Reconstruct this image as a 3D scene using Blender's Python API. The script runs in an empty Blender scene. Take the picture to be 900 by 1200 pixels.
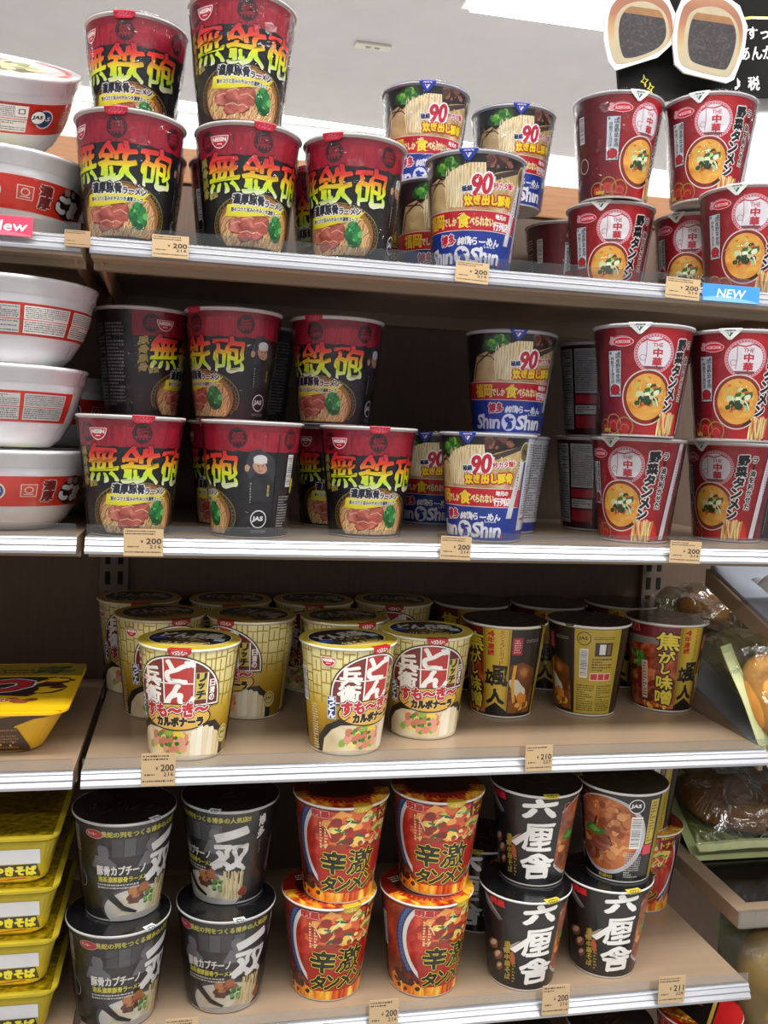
import bpy, bmesh, math, random
from mathutils import Vector, Matrix

SC = bpy.context.scene
COL = SC.collection

# ------------------------------------------------------------------ camera, light, exposure
cam_data = bpy.data.cameras.new('camera')
cam = bpy.data.objects.new('camera', cam_data)
COL.objects.link(cam)
cam_data.sensor_fit = 'VERTICAL'
cam_data.sensor_height = 24.0
cam_data.lens = 24.0 * 1087.29 / 1200.0
cam_data.clip_start = 0.02
_F = Vector((0.2056183, 0.97558919, -0.07711581))
_R = Vector((0.97831047, -0.20289089, 0.04176023))
_U = Vector((-0.02509473, 0.08402987, 0.9961472))
cam.matrix_world = Matrix(((_R.x, _U.x, -_F.x, 0.0), (_R.y, _U.y, -_F.y, -0.8474), (_R.z, _U.z, -_F.z, 0.0), (0, 0, 0, 1)))
SC.camera = cam
SC.view_settings.view_transform = 'Standard'
SC.view_settings.look = 'None'
SC.view_settings.gamma = 1.0
SC.view_settings.use_curve_mapping = False
SC.view_settings.exposure = 0.0

world = bpy.data.worlds.new('store_ambient')
SC.world = world
world.use_nodes = True
world.node_tree.nodes['Background'].inputs[0].default_value = (0.97, 0.985, 1.0, 1)
world.node_tree.nodes['Background'].inputs[1].default_value = 0.32


def area_light(name, loc, rot, sx, sy, power, col=(1, 0.98, 0.95)):
    l = bpy.data.lights.new(name, 'AREA')
    l.shape = 'RECTANGLE'
    l.size = sx
    l.size_y = sy
    l.energy = power
    l.color = col
    o = bpy.data.objects.new(name, l)
    o.location = loc
    o.rotation_euler = rot
    COL.objects.link(o)
    return o


# the aisle's ceiling fluorescents, above and a little in front of the shelves; then cove lamp and added fill
area_light('aisle_lamp_light', (0.35, -0.55, 1.07), (0, 0, 0), 2.6, 0.22, 50)
area_light('second_aisle_lamp_light', (0.4, -1.9, 1.07), (math.radians(-12), 0, 0), 2.6, 0.25, 62)
area_light('cove_lamp_light', (0.9, 2.60, 1.15), (math.radians(35), 0, 0), 5.0, 0.1, 40)
area_light('added_ceiling_fill', (0.8, 1.35, -0.2), (math.radians(180), 0, 0), 4.0, 1.2, 21)  # added up-facing fill, unseen behind the shelves, brightens the ceiling like floor bounce


# ------------------------------------------------------------------ materials
MATS = {}


def lin(h):
    h = h.lstrip('#')
    c = [int(h[i:i + 2], 16) / 255 for i in (0, 2, 4)]
    return tuple(((x + .055) / 1.055) ** 2.4 if x > .04045 else x / 12.92 for x in c) + (1,)


def newmat(key):
    m = bpy.data.materials.new(key)
    m.use_nodes = True
    MATS[key] = m
    nt = m.node_tree
    return m, nt, nt.nodes['Principled BSDF']


def wrinkle(nt, b, strength=.35, scale=24.0, coat=.6):
    """clear shrink film over the print: a glossy wrinkled coat"""
    b.inputs['Coat Weight'].default_value = coat
    b.inputs['Coat Roughness'].default_value = .12
    tc = nt.nodes.new('ShaderNodeTexCoord')
    n = nt.nodes.new('ShaderNodeTexNoise')
    n.inputs['Scale'].default_value = scale
    n.inputs['Detail'].default_value = 3
    n.inputs['Distortion'].default_value = 1.2
    nt.links.new(tc.outputs['Object'], n.inputs['Vector'])
    bp = nt.nodes.new('ShaderNodeBump')
    bp.inputs['Strength'].default_value = strength
    bp.inputs['Distance'].default_value = .004
    nt.links.new(n.outputs['Fac'], bp.inputs['Height'])
    nt.links.new(bp.outputs['Normal'], b.inputs['Coat Normal'])


def ink(hexc, rough=.42):
    key = 'ink_' + hexc.lstrip('#')
    if key in MATS:
        return MATS[key]
    m, nt, b = newmat(key)
    b.inputs['Base Color'].default_value = lin(hexc)
    b.inputs['Roughness'].default_value = rough
    wrinkle(nt, b)
    return m


def plain(key, hexc, rough=.5, metal=0.0, noise=0.0, nscale=60.0, bump=0.0, coat=0.0, stretch=None):
    if key in MATS:
        return MATS[key]
    m, nt, b = newmat(key)
    b.inputs['Roughness'].default_value = rough
    b.inputs['Metallic'].default_value = metal
    b.inputs['Coat Weight'].default_value = coat
    c = lin(hexc)
    b.inputs['Base Color'].default_value = c
    if noise or bump:
        tc = nt.nodes.new('ShaderNodeTexCoord')
        n = nt.nodes.new('ShaderNodeTexNoise')
        n.inputs['Scale'].default_value = nscale
        n.inputs['Detail'].default_value = 5
        src = tc.outputs['Object']
        if stretch:
            mp = nt.nodes.new('ShaderNodeMapping')
            mp.inputs['Scale'].default_value = stretch
            nt.links.new(src, mp.inputs['Vector'])
            src = mp.outputs['Vector']
        nt.links.new(src, n.inputs['Vector'])
        if noise:
            r = nt.nodes.new('ShaderNodeValToRGB')
            r.color_ramp.elements[0].position = .3
            r.color_ramp.elements[1].position = .7
            r.color_ramp.elements[0].color = tuple(x * (1 - noise) for x in c[:3]) + (1,)
            r.color_ramp.elements[1].color = tuple(min(1, x * (1 + noise)) for x in c[:3]) + (1,)
            nt.links.new(n.outputs['Fac'], r.inputs['Fac'])
            nt.links.new(r.outputs['Color'], b.inputs['Base Color'])
        if bump:
            bp = nt.nodes.new('ShaderNodeBump')
            bp.inputs['Strength'].default_value = bump
            bp.inputs['Distance'].default_value = .002
            nt.links.new(n.outputs['Fac'], bp.inputs['Height'])
            nt.links.new(bp.outputs['Normal'], b.inputs['Normal'])
    return m


def photo(key, kind, cols, scale=10.0, stretch=(1, 1), rot=0.0, dist=2.0, lo=.3, hi=.7, const=False, rough=.42, film=True):
    """a printed food picture: procedural texture in label coordinates"""
    key = 'print_' + key
    if key in MATS:
        return MATS[key]
    m, nt, b = newmat(key)
    b.inputs['Roughness'].default_value = rough
    if film:
        wrinkle(nt, b)
    tc = nt.nodes.new('ShaderNodeTexCoord')
    mp = nt.nodes.new('ShaderNodeMapping')
    mp.inputs['Scale'].default_value = (stretch[0], stretch[1], 1)
    mp.inputs['Rotation'].default_value = (0, 0, rot)
    nt.links.new(tc.outputs['UV'], mp.inputs['Vector'])
    r = nt.nodes.new('ShaderNodeValToRGB')
    el = r.color_ramp.elements
    n = len(cols)
    while len(el) < n:
        el.new(.5)
    for i, c in enumerate(cols):
        el[i].position = (i / max(1, n - 1)) if kind.startswith('ramp') else lo + (hi - lo) * i / max(1, n - 1)
        el[i].color = lin(c)
    if const:
        r.color_ramp.interpolation = 'CONSTANT'
    if kind == 'noise':
        t = nt.nodes.new('ShaderNodeTexNoise')
        t.inputs['Scale'].default_value = scale
        t.inputs['Detail'].default_value = 4
        t.inputs['Distortion'].default_value = dist
        out = t.outputs['Fac']
    elif kind == 'voronoi':
        t = nt.nodes.new('ShaderNodeTexVoronoi')
        t.inputs['Scale'].default_value = scale
        sx = nt.nodes.new('ShaderNodeSeparateXYZ')
        nt.links.new(t.outputs['Color'], sx.inputs[0])
        out = sx.outputs[0]
    elif kind == 'cells':
        t = nt.nodes.new('ShaderNodeTexVoronoi')
        t.inputs['Scale'].default_value = scale
        out = t.outputs['Distance']
    elif kind == 'wave':
        t = nt.nodes.new('ShaderNodeTexWave')
        t.inputs['Scale'].default_value = scale
        t.inputs['Distortion'].default_value = dist
        t.inputs['Detail'].default_value = 2
        t.inputs['Detail Scale'].default_value = 1.2
        out = t.outputs['Fac']
    elif kind in ('ramp_u', 'ramp_v'):
        t = nt.nodes.new('ShaderNodeSeparateXYZ')
        mr = nt.nodes.new('ShaderNodeMapRange')
        mr.inputs['From Min'].default_value = lo
        mr.inputs['From Max'].default_value = hi
        nt.links.new(t.outputs[0 if kind == 'ramp_u' else 1], mr.inputs['Value'])
        out = mr.outputs[0]
    nt.links.new(mp.outputs['Vector'], t.inputs['Vector'] if 'Vector' in t.inputs else t.inputs[0])
    nt.links.new(out, r.inputs['Fac'])
    nt.links.new(r.outputs['Color'], b.inputs['Base Color'])
    return m


def clear(key, tint='#ffffff', gloss=.1, rough=.08, bump=.0, scale=40.0, milk=0.0):
    """thin clear plastic: mostly transparent with a fresnel-like glossy sheen"""
    if key in MATS:
        return MATS[key]
    m = bpy.data.materials.new(key)
    m.use_nodes = True
    MATS[key] = m
    nt = m.node_tree
    nt.nodes.clear()
    out = nt.nodes.new('ShaderNodeOutputMaterial')
    tr = nt.nodes.new('ShaderNodeBsdfTransparent')
    tr.inputs[0].default_value = lin(tint)
    gl = nt.nodes.new('ShaderNodeBsdfGlossy')
    gl.inputs['Roughness'].default_value = rough
    lw = nt.nodes.new('ShaderNodeLayerWeight')
    lw.inputs['Blend'].default_value = .25
    mt = nt.nodes.new('ShaderNodeMath')
    mt.operation = 'MULTIPLY_ADD'
    mt.inputs[1].default_value = .55
    mt.inputs[2].default_value = gloss
    mt.use_clamp = True
    nt.links.new(lw.outputs['Fresnel'], mt.inputs[0])
    mx = nt.nodes.new('ShaderNodeMixShader')
    nt.links.new(mt.outputs[0], mx.inputs[0])
    base = tr
    if milk:
        df = nt.nodes.new('ShaderNodeBsdfDiffuse')
        m2 = nt.nodes.new('ShaderNodeMixShader')
        m2.inputs[0].default_value = milk
        nt.links.new(tr.outputs[0], m2.inputs[1])
        nt.links.new(df.outputs[0], m2.inputs[2])
        base = m2
    nt.links.new(base.outputs[0], mx.inputs[1])
    nt.links.new(gl.outputs[0], mx.inputs[2])
    if bump:
        tc = nt.nodes.new('ShaderNodeTexCoord')
        n = nt.nodes.new('ShaderNodeTexNoise')
        n.inputs['Scale'].default_value = scale
        n.inputs['Detail'].default_value = 3
        n.inputs['Distortion'].default_value = 1.5
        bp = nt.nodes.new('ShaderNodeBump')
        bp.inputs['Strength'].default_value = bump
        bp.inputs['Distance'].default_value = .01
        nt.links.new(tc.outputs['Object'], n.inputs['Vector'])
        nt.links.new(n.outputs['Fac'], bp.inputs['Height'])
        nt.links.new(bp.outputs['Normal'], gl.inputs['Normal'])
        nt.links.new(bp.outputs['Normal'], lw.inputs['Normal'])
    nt.links.new(mx.outputs[0], out.inputs[0])
    return m


# ------------------------------------------------------------------ objects
def put(name, me, parent=None, loc=None):
    o = bpy.data.objects.new(name, me)
    COL.objects.link(o)
    if parent is not None:
        o.parent = parent
    if loc is not None:
        o.location = loc
    return o


def tag(o, label, cat, group=None):
    o['label'] = label
    o['category'] = cat
    if group:
        o['group'] = group
    return o


def thing(name, label, cat, loc=(0, 0, 0), rz=0.0, group=None):
    o = bpy.data.objects.new(name, None)
    COL.objects.link(o)
    o.empty_display_size = .02
    o.location = loc
    o.rotation_euler = (0, 0, rz)
    return tag(o, label, cat, group)


def structure(o):
    o['kind'] = 'structure'
    return o


class MB:
    """collects boxes, lathes, tubes and sheets into one mesh"""

    def __init__(s):
        s.v, s.f, s.m, s.mats, s.sm = [], [], [], [], []

    def mi(s, mat):
        if mat not in s.mats:
            s.mats.append(mat)
        return s.mats.index(mat)

    def add(s, vs, fs, mat, smooth=False):
        o = len(s.v)
        s.v += [tuple(v) for v in vs]
        k = s.mi(mat)
        for f in fs:
            s.f.append([o + i for i in f])
            s.m.append(k)
            s.sm.append(smooth)
        return s

    def box(s, x0, y0, z0, x1, y1, z1, mat, bev=0.0, rot=None, piv=(0, 0, 0)):
        bm = bmesh.new()
        bmesh.ops.create_cube(bm, size=1)
        for v in bm.verts:
            v.co = Vector(((x0 + x1) / 2 + v.co.x * (x1 - x0), (y0 + y1) / 2 + v.co.y * (y1 - y0), (z0 + z1) / 2 + v.co.z * (z1 - z0)))
        if bev:
            bmesh.ops.bevel(bm, geom=bm.edges[:], offset=bev, segments=2, affect='EDGES', profile=.6)
        if rot is not None:
            bmesh.ops.rotate(bm, verts=bm.verts[:], cent=piv, matrix=rot)
        bm.verts.ensure_lookup_table()
        s.add([v.co[:] for v in bm.verts], [[v.index for v in f.verts] for f in bm.faces], mat)
        bm.free()
        return s

    def lathe(s, prof, mat, n=64, cx=0, cy=0, cap0=False, cap1=False, smooth=True):
        vs, fs = [], []
        for (r, z) in prof:
            for i in range(n):
                a = 2 * math.pi * i / n
                vs.append((cx + r * math.sin(a), cy - r * math.cos(a), z))
        for j in range(len(prof) - 1):
            for i in range(n):
                k = (i + 1) % n
                fs.append((j * n + i, j * n + k, (j + 1) * n + k, (j + 1) * n + i))
        if cap0:
            fs.append(tuple(range(n - 1, -1, -1)))
        if cap1:
            fs.append(tuple((len(prof) - 1) * n + i for i in range(n)))
        return s.add(vs, fs, mat, smooth)

    def extrude_x(s, prof, x0, x1, mat, closed=True, smooth=False):
        """profile of (y, z) swept along x"""
        n = len(prof)
        vs = [(x0, y, z) for y, z in prof] + [(x1, y, z) for y, z in prof]
        fs = [(i, (i + 1) % n, n + (i + 1) % n, n + i) for i in range(n if closed else n - 1)]
        if closed:
            fs += [tuple(range(n - 1, -1, -1)), tuple(range(n, 2 * n))]
        return s.add(vs, fs, mat, smooth)

    def prism(s, pts, d0, d1, mat, fn):
        """flat outline pts (a, b) given thickness from d0 to d1, placed by fn(a, b, d)"""
        n = len(pts)
        vs = [fn(a, b, d0) for a, b in pts] + [fn(a, b, d1) for a, b in pts]
        fs = [tuple(range(n)), tuple(range(2 * n - 1, n - 1, -1))]
        fs += [(i, n + i, n + (i + 1) % n, (i + 1) % n) for i in range(n)]
        return s.add(vs, fs, mat)

    def grid(s, nu, nv, fn, mat, smooth=True, wrap=False):
        vs = [fn(i / (nu if wrap else nu - 1), j / (nv - 1)) for j in range(nv) for i in range(nu)]
        fs = []
        for j in range(nv - 1):
            for i in range(nu if wrap else nu - 1):
                k = (i + 1) % nu
                fs.append((j * nu + i, j * nu + k, (j + 1) * nu + k, (j + 1) * nu + i))
        return s.add(vs, fs, mat, smooth)

    def build(s, name, parent=None, loc=None, mesh_only=False):
        me = bpy.data.meshes.new(name)
        me.from_pydata(s.v, [], s.f)
        for m in s.mats:
            me.materials.append(m)
        me.polygons.foreach_set('material_index', s.m)
        me.polygons.foreach_set('use_smooth', s.sm)
        me.update()
        bm = bmesh.new()
        bm.from_mesh(me)
        bmesh.ops.recalc_face_normals(bm, faces=bm.faces[:])
        bm.to_mesh(me)
        bm.free()
        if mesh_only:
            return me
        return put(name, me, parent, loc)


# ------------------------------------------------------------------ printed artwork
_fc = bpy.data.curves.new('type_setter', 'FONT')
_fo = bpy.data.objects.new('type_setter', _fc)
COL.objects.link(_fo)
_glyphs = {}


def glyph(txt, res=2):
    k = (txt, res)
    if k not in _glyphs:
        _fc.body = txt
        _fc.resolution_u = res
        dg = bpy.context.evaluated_depsgraph_get()
        e = _fo.evaluated_get(dg)
        m = e.to_mesh()
        vs = [(v.co.x, v.co.y) for v in m.vertices]
        fs = [tuple(p.vertices) for p in m.polygons]
        e.to_mesh_clear()
        if vs:
            x0 = min(v[0] for v in vs)
            x1 = max(v[0] for v in vs)
            y0 = min(v[1] for v in vs)
            y1 = max(v[1] for v in vs)
            w, h = max(x1 - x0, 1e-6), max(y1 - y0, 1e-6)
            vs = [((x - (x0 + x1) / 2) / w, (y - (y0 + y1) / 2) / h) for x, y in vs]
            _glyphs[k] = (vs, fs, w, h)
        else:
            _glyphs[k] = ([], [], 1, 1)
    return _glyphs[k]


class Art:
    """flat artwork in millimetres, later wrapped onto a cup, bowl, box or card"""

    def __init__(s):
        s.it = []
        s.z = 0.0
        s.rnd = random.Random(7)

    def raw(s, vs, fs, mat, step=1.0):
        s.z += step
        s.it.append((vs, fs, mat, s.z))
        return s

    def poly(s, pts, mat):
        return s.raw(list(pts), [tuple(range(len(pts)))], mat)

    def rect(s, x0, y0, x1, y1, mat):
        return s.poly([(x0, y0), (x1, y0), (x1, y1), (x0, y1)], mat)

    def ell(s, cx, cy, rx, ry, mat, n=36, a0=0.0, a1=360.0, rot=0.0):
        c, sn = math.cos(math.radians(rot)), math.sin(math.radians(rot))
        pts = []
        full = abs(a1 - a0) >= 360
        for i in range(n if full else n + 1):
            a = math.radians(a0 + (a1 - a0) * i / n)
            x, y = rx * math.cos(a), ry * math.sin(a)
            pts.append((cx + x * c - y * sn, cy + x * sn + y * c))
        return s.poly(pts, mat)

    def ring(s, cx, cy, rx, ry, t, mat, n=40, a0=0.0, a1=360.0):
        vs, fs = [], []
        for i in range(n + 1):
            a = math.radians(a0 + (a1 - a0) * i / n)
            vs += [(cx + rx * math.cos(a), cy + ry * math.sin(a)), (cx + (rx - t) * math.cos(a), cy + (ry - t) * math.sin(a))]
        for i in range(n):
            fs.append((2 * i, 2 * i + 1, 2 * i + 3, 2 * i + 2))
        return s.raw(vs, fs, mat)

    def line(s, pts, w, mat, taper=False):
        vs, fs = [], []
        n = len(pts)
        for i, (x, y) in enumerate(pts):
            a = pts[max(0, i - 1)]
            b = pts[min(n - 1, i + 1)]
            dx, dy = b[0] - a[0], b[1] - a[1]
            l = math.hypot(dx, dy) or 1
            ww = w / 2
            if taper:
                ww *= .25 + .75 * math.sin(math.pi * min(1, .12 + .8 * i / (n - 1)))
            vs += [(x - dy / l * ww, y + dx / l * ww), (x + dy / l * ww, y - dx / l * ww)]
        for i in range(n - 1):
            fs.append((2 * i, 2 * i + 1, 2 * i + 3, 2 * i + 2))
        return s.raw(vs, fs, mat)

    def blob(s, cx, cy, rx, ry, mat, n=11, rough=.22):
        ph = s.rnd.uniform(0, 6.28)
        pts = []
        for i in range(n):
            a = 2 * math.pi * i / n
            k = 1 + s.rnd.uniform(-rough, rough)
            x, y = rx * k * math.cos(a), ry * k * math.sin(a)
            pts.append((cx + x * math.cos(ph * .15) - y * math.sin(ph * .15), cy + x * math.sin(ph * .15) + y * math.cos(ph * .15)))
        return s.raw(pts, [tuple(range(n))], mat, .5)

    def scatter(s, cx, cy, rx, ry, n, size, mats, asp=1.0, seed=1, ymin=-99):
        s.rnd = random.Random(seed)
        for i in range(n):
            a = s.rnd.uniform(0, 6.28)
            q = math.sqrt(s.rnd.random())
            x, y = cx + rx * q * math.cos(a), cy + ry * q * math.sin(a)
            z = size * s.rnd.uniform(.6, 1.3)
            if y - z < ymin:
                continue
            s.blob(x, y, z * asp, z, mats[i % len(mats)], 8)
        return s

    def strands(s, x0, y0, x1, y1, n, mats, w=1.2, sway=2.0, seed=3):
        """hanging noodles from the top edge down to the bottom edge"""
        r = random.Random(seed)
        for i in range(n):
            x = x0 + (x1 - x0) * (i + .5) / n
            ph, am = r.uniform(0, 6), r.uniform(.4, 1) * sway
            ya, yb = y1 - r.uniform(0, .12) * (y1 - y0), y0 + r.uniform(0, .15) * (y1 - y0)
            pts = [(x + am * math.sin(ph + t * .5), ya + (yb - ya) * t / 7) for t in range(8)]
            s.line(pts, w, mats[i % len(mats)])
        return s

    def glyphs(s, txt, cx, cy, w, h, mat, bold=0.0, out=(), rot=0.0, shear=0.0, res=2, rough=0.0, n=8):
        vs, fs, gw, gh = glyph(txt, res)
        if not vs:
            return s
        if w is None:
            w = h * gw / gh
        if h is None:
            h = w * gh / gw
        c, sn = math.cos(math.radians(rot)), math.sin(math.radians(rot))

        def tr(x, y, dx, dy):
            X, Y = x * w, y * h
            if rough:
                X, Y = X + rough * math.sin(Y * .55 + X * .21 + 1), Y + rough * math.sin(X * .47 + .6 - Y * .13)
            X += shear * Y
            X, Y = X + dx, Y + dy
            return (cx + X * c - Y * sn, cy + X * sn + Y * c)

        tot = bold + sum(o[0] for o in out)
        layers = []
        acc = tot
        for o in reversed(list(out)):
            layers.append((acc, o[1]))
            acc -= o[0]
        layers.append((bold, mat))
        for r, mt in layers:
            offs = [(0, 0)] if r < .02 else [(r * math.cos(6.2832 * k / n), r * math.sin(6.2832 * k / n)) for k in range(n)]
            if r > 1.0:
                offs += [(r * .5 * math.cos(6.2832 * k / n), r * .5 * math.sin(6.2832 * k / n)) for k in range(0, n, 2)]
            for dx, dy in offs:
                s.raw([tr(x, y, dx, dy) for x, y in vs], fs, mt, .25)
        return s

    def column(s, txt, cx, ytop, ybot, w, mat, bold=0.0, out=(), dx=0.0, res=2, rough=0.0, n=6):
        m = len(txt)
        p = (ytop - ybot) / m
        for i, ch in enumerate(txt):
            wi, hi = w, p * .9
            if ch == 'ー':
                s.rect(cx + dx * i - w * .11 - bold, ytop - p * (i + .9), cx + dx * i + w * .11 + bold, ytop - p * (i + .1), mat)
                continue
            if ch in 'っッャュョゃゅょ':
                wi, hi = w * .62, hi * .7
            s.glyphs(ch, cx + dx * i, ytop - p * (i + .5), wi, hi, mat, bold, out, res=res, rough=rough, n=n)
        return s

    def smallprint(s, x0, y0, x1, y1, mat, rows=8, seed=5, fill=.62):
        """illegible rows of tiny print"""
        r = random.Random(seed)
        p = (y1 - y0) / rows
        vs, fs = [], []
        for j in range(rows):
            y = y1 - p * (j + .5)
            x = x0
            end = x1 if r.random() < .8 else x0 + (x1 - x0) * r.uniform(.3, .8)
            while x < end - p * .3:
                l = min(p * r.uniform(.25, .75), end - x)
                hh = p * fill * r.uniform(.55, 1) / 2
                o = len(vs)
                vs += [(x, y - hh), (x + l, y - hh), (x + l, y + hh), (x, y + hh)]
                fs.append((o, o + 1, o + 2, o + 3))
                x += l + p * r.uniform(.1, .3)
        return s.raw(vs, fs, mat)

    def barcode(s, x0, y0, x1, y1, vertical=True, seed=2):
        s.rect(x0, y0, x1, y1, ink('#e9e9ea'))
        r = random.Random(seed)
        vs, fs = [], []
        a, b = (y0, y1) if vertical else (x0, x1)
        t = a + .06 * (b - a)
        while t < b - .06 * (b - a):
            l = r.choice((.35, .5, .8))
            o = len(vs)
            if vertical:
                vs += [(x0 + .7, t), (x1 - .7, t), (x1 - .7, t + l), (x0 + .7, t + l)]
            else:
                vs += [(t, y0 + .7), (t + l, y0 + .7), (t + l, y1 - .7), (t, y1 - .7)]
            fs.append((o, o + 1, o + 2, o + 3))
            t += l + r.choice((.35, .6, .8))
        return s.raw(vs, fs, ink('#16161a'))

    def jas(s, cx, cy, r, fg, bg=None):
        if bg:
            s.ell(cx, cy, r, r, bg)
        s.ring(cx, cy, r, r, r * .12, fg)
        s.glyphs('JAS', cx - r * .1, cy, r * 1.25, r * .6, fg, bold=r * .04, shear=.1)
        return s

    def nissin(s, cx, cy, w):
        h = w * .62
        s.poly([(cx - w / 2, cy + h * .45)] + [(cx + w / 2 * math.cos(a), cy + h * .45 + h * 1.02 * math.sin(a)) for a in [math.pi + math.pi * i / 16 for i in range(17)]][1:], ink('#f2eeee'))
        w2, h2 = w * .9, h * .9
        s.poly([(cx - w2 / 2, cy + h * .39)] + [(cx + w2 / 2 * math.cos(a), cy + h * .39 + h2 * .98 * math.sin(a)) for a in [math.pi + math.pi * i / 16 for i in range(17)]][1:], ink('#d0182a'))
        s.glyphs('NISSIN', cx, cy + h * .14, w * .72, h * .3, ink('#ffffff'), bold=.22)
        s.rect(cx - w * .14, cy - h * .24, cx + w * .14, cy - h * .17, ink('#ffffff'))
        return s

    def mesh(s, name, fn, cuts=None, dz=4e-6, clip=None):
        """fn(x, y, d) -> point, or (point, normal); cut into strips so it can follow a curve"""
        bm = bmesh.new()
        lay = bm.verts.layers.float.new('lay')
        mats = []
        for vs, fs, mat, k in s.it:
            if mat not in mats:
                mats.append(mat)
            mi = mats.index(mat)
            bv = []
            for x, y in vs:
                v = bm.verts.new((x, y, 0))
                v[lay] = k
                bv.append(v)
            for f in fs:
                try:
                    nf = bm.faces.new([bv[i] for i in f])
                except ValueError:
                    continue
                nf.material_index = mi
        bmesh.ops.triangulate(bm, faces=[f for f in bm.faces if len(f.verts) > 4])
        if clip:
            for c, sg in ((clip[0], -1), (clip[1], 1)):
                bmesh.ops.bisect_plane(bm, geom=bm.verts[:] + bm.edges[:] + bm.faces[:], plane_co=(0, c, 0), plane_no=(0, sg, 0), dist=1e-5, clear_outer=True)
        if cuts:
            for c in cuts[0]:
                bmesh.ops.bisect_plane(bm, geom=bm.verts[:] + bm.edges[:] + bm.faces[:], plane_co=(c, 0, 0), plane_no=(1, 0, 0), dist=1e-5)
            for c in cuts[1]:
                bmesh.ops.bisect_plane(bm, geom=bm.verts[:] + bm.edges[:] + bm.faces[:], plane_co=(0, c, 0), plane_no=(0, 1, 0), dist=1e-5)
        loose = [v for v in bm.verts if not v.link_faces]
        if loose:
            bmesh.ops.delete(bm, geom=loose, context='VERTS')
        for f in bm.faces:
            f.normal_update()
            if f.normal.z < 0:
                f.normal_flip()
        uvl = bm.loops.layers.uv.new('UVMap')
        for f in bm.faces:
            for l in f.loops:
                l[uvl].uv = (l.vert.co.x * .01, l.vert.co.y * .01)
            f.smooth = True
        nrm = []
        for v in bm.verts:
            p = fn(v.co.x, v.co.y, v[lay] * dz)
            if isinstance(p, tuple):
                p, n = p
                nrm.append(n)
            v.co = p
        me = bpy.data.meshes.new(name)
        bm.to_mesh(me)
        bm.free()
        for m in mats:
            me.materials.append(m)
        if nrm:
            me.normals_split_custom_set_from_vertices(nrm)
        return me


FW = 3.3  # width of one facet of the sleeve
RM = 42.0  # mm of label per radian on a cup


def cone_map(rb, rt, h, z0=0.0):
    sl = (rt - rb) / h

    def fn(x, y, d):
        a = x / RM
        mid = (math.floor((x + 132) / FW) + .5) * FW - 132      # stay on the flat facet between two cuts
        r = rb + (rt - rb) * (y * .001 - .0006) / (h - .0042) + d
        r *= math.cos(FW / 2 / RM) / math.cos((x - mid) / RM)
        n = Vector((math.sin(a), -math.cos(a), -sl)).normalized()
        return Vector((r * math.sin(a), -r * math.cos(a), z0 + y * .001)), n
    return fn


def chaikin(pts, n=2):
    for _ in range(n):
        q = []
        for i in range(len(pts)):
            a, b = pts[i], pts[(i + 1) % len(pts)]
            q += [(a[0] * .75 + b[0] * .25, a[1] * .75 + b[1] * .25), (a[0] * .25 + b[0] * .75, a[1] * .25 + b[1] * .75)]
        pts = q
    return pts


CUTS = [i * FW - 132.0 for i in range(1, 80)]


# ------------------------------------------------------------------ the eight cup prints
W_, K_, R_, Y_ = '#f1efec', '#16151a', '#c01a2c', '#f0e02c'


def info_panel(a, x0, x1, y0, y1, bg, fg, seed=1, rows=26):
    if bg:
        a.rect(x0, y0, x1, y1, ink(bg))
    n = 2
    for i in range(n):
        xa = x0 + (x1 - x0) * (i + .06) / n
        xb = x0 + (x1 - x0) * (i + .94) / n
        a.smallprint(xa, y0 + 2, xb, y1 - 2, ink(fg), rows, seed + i)
    return a


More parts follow.
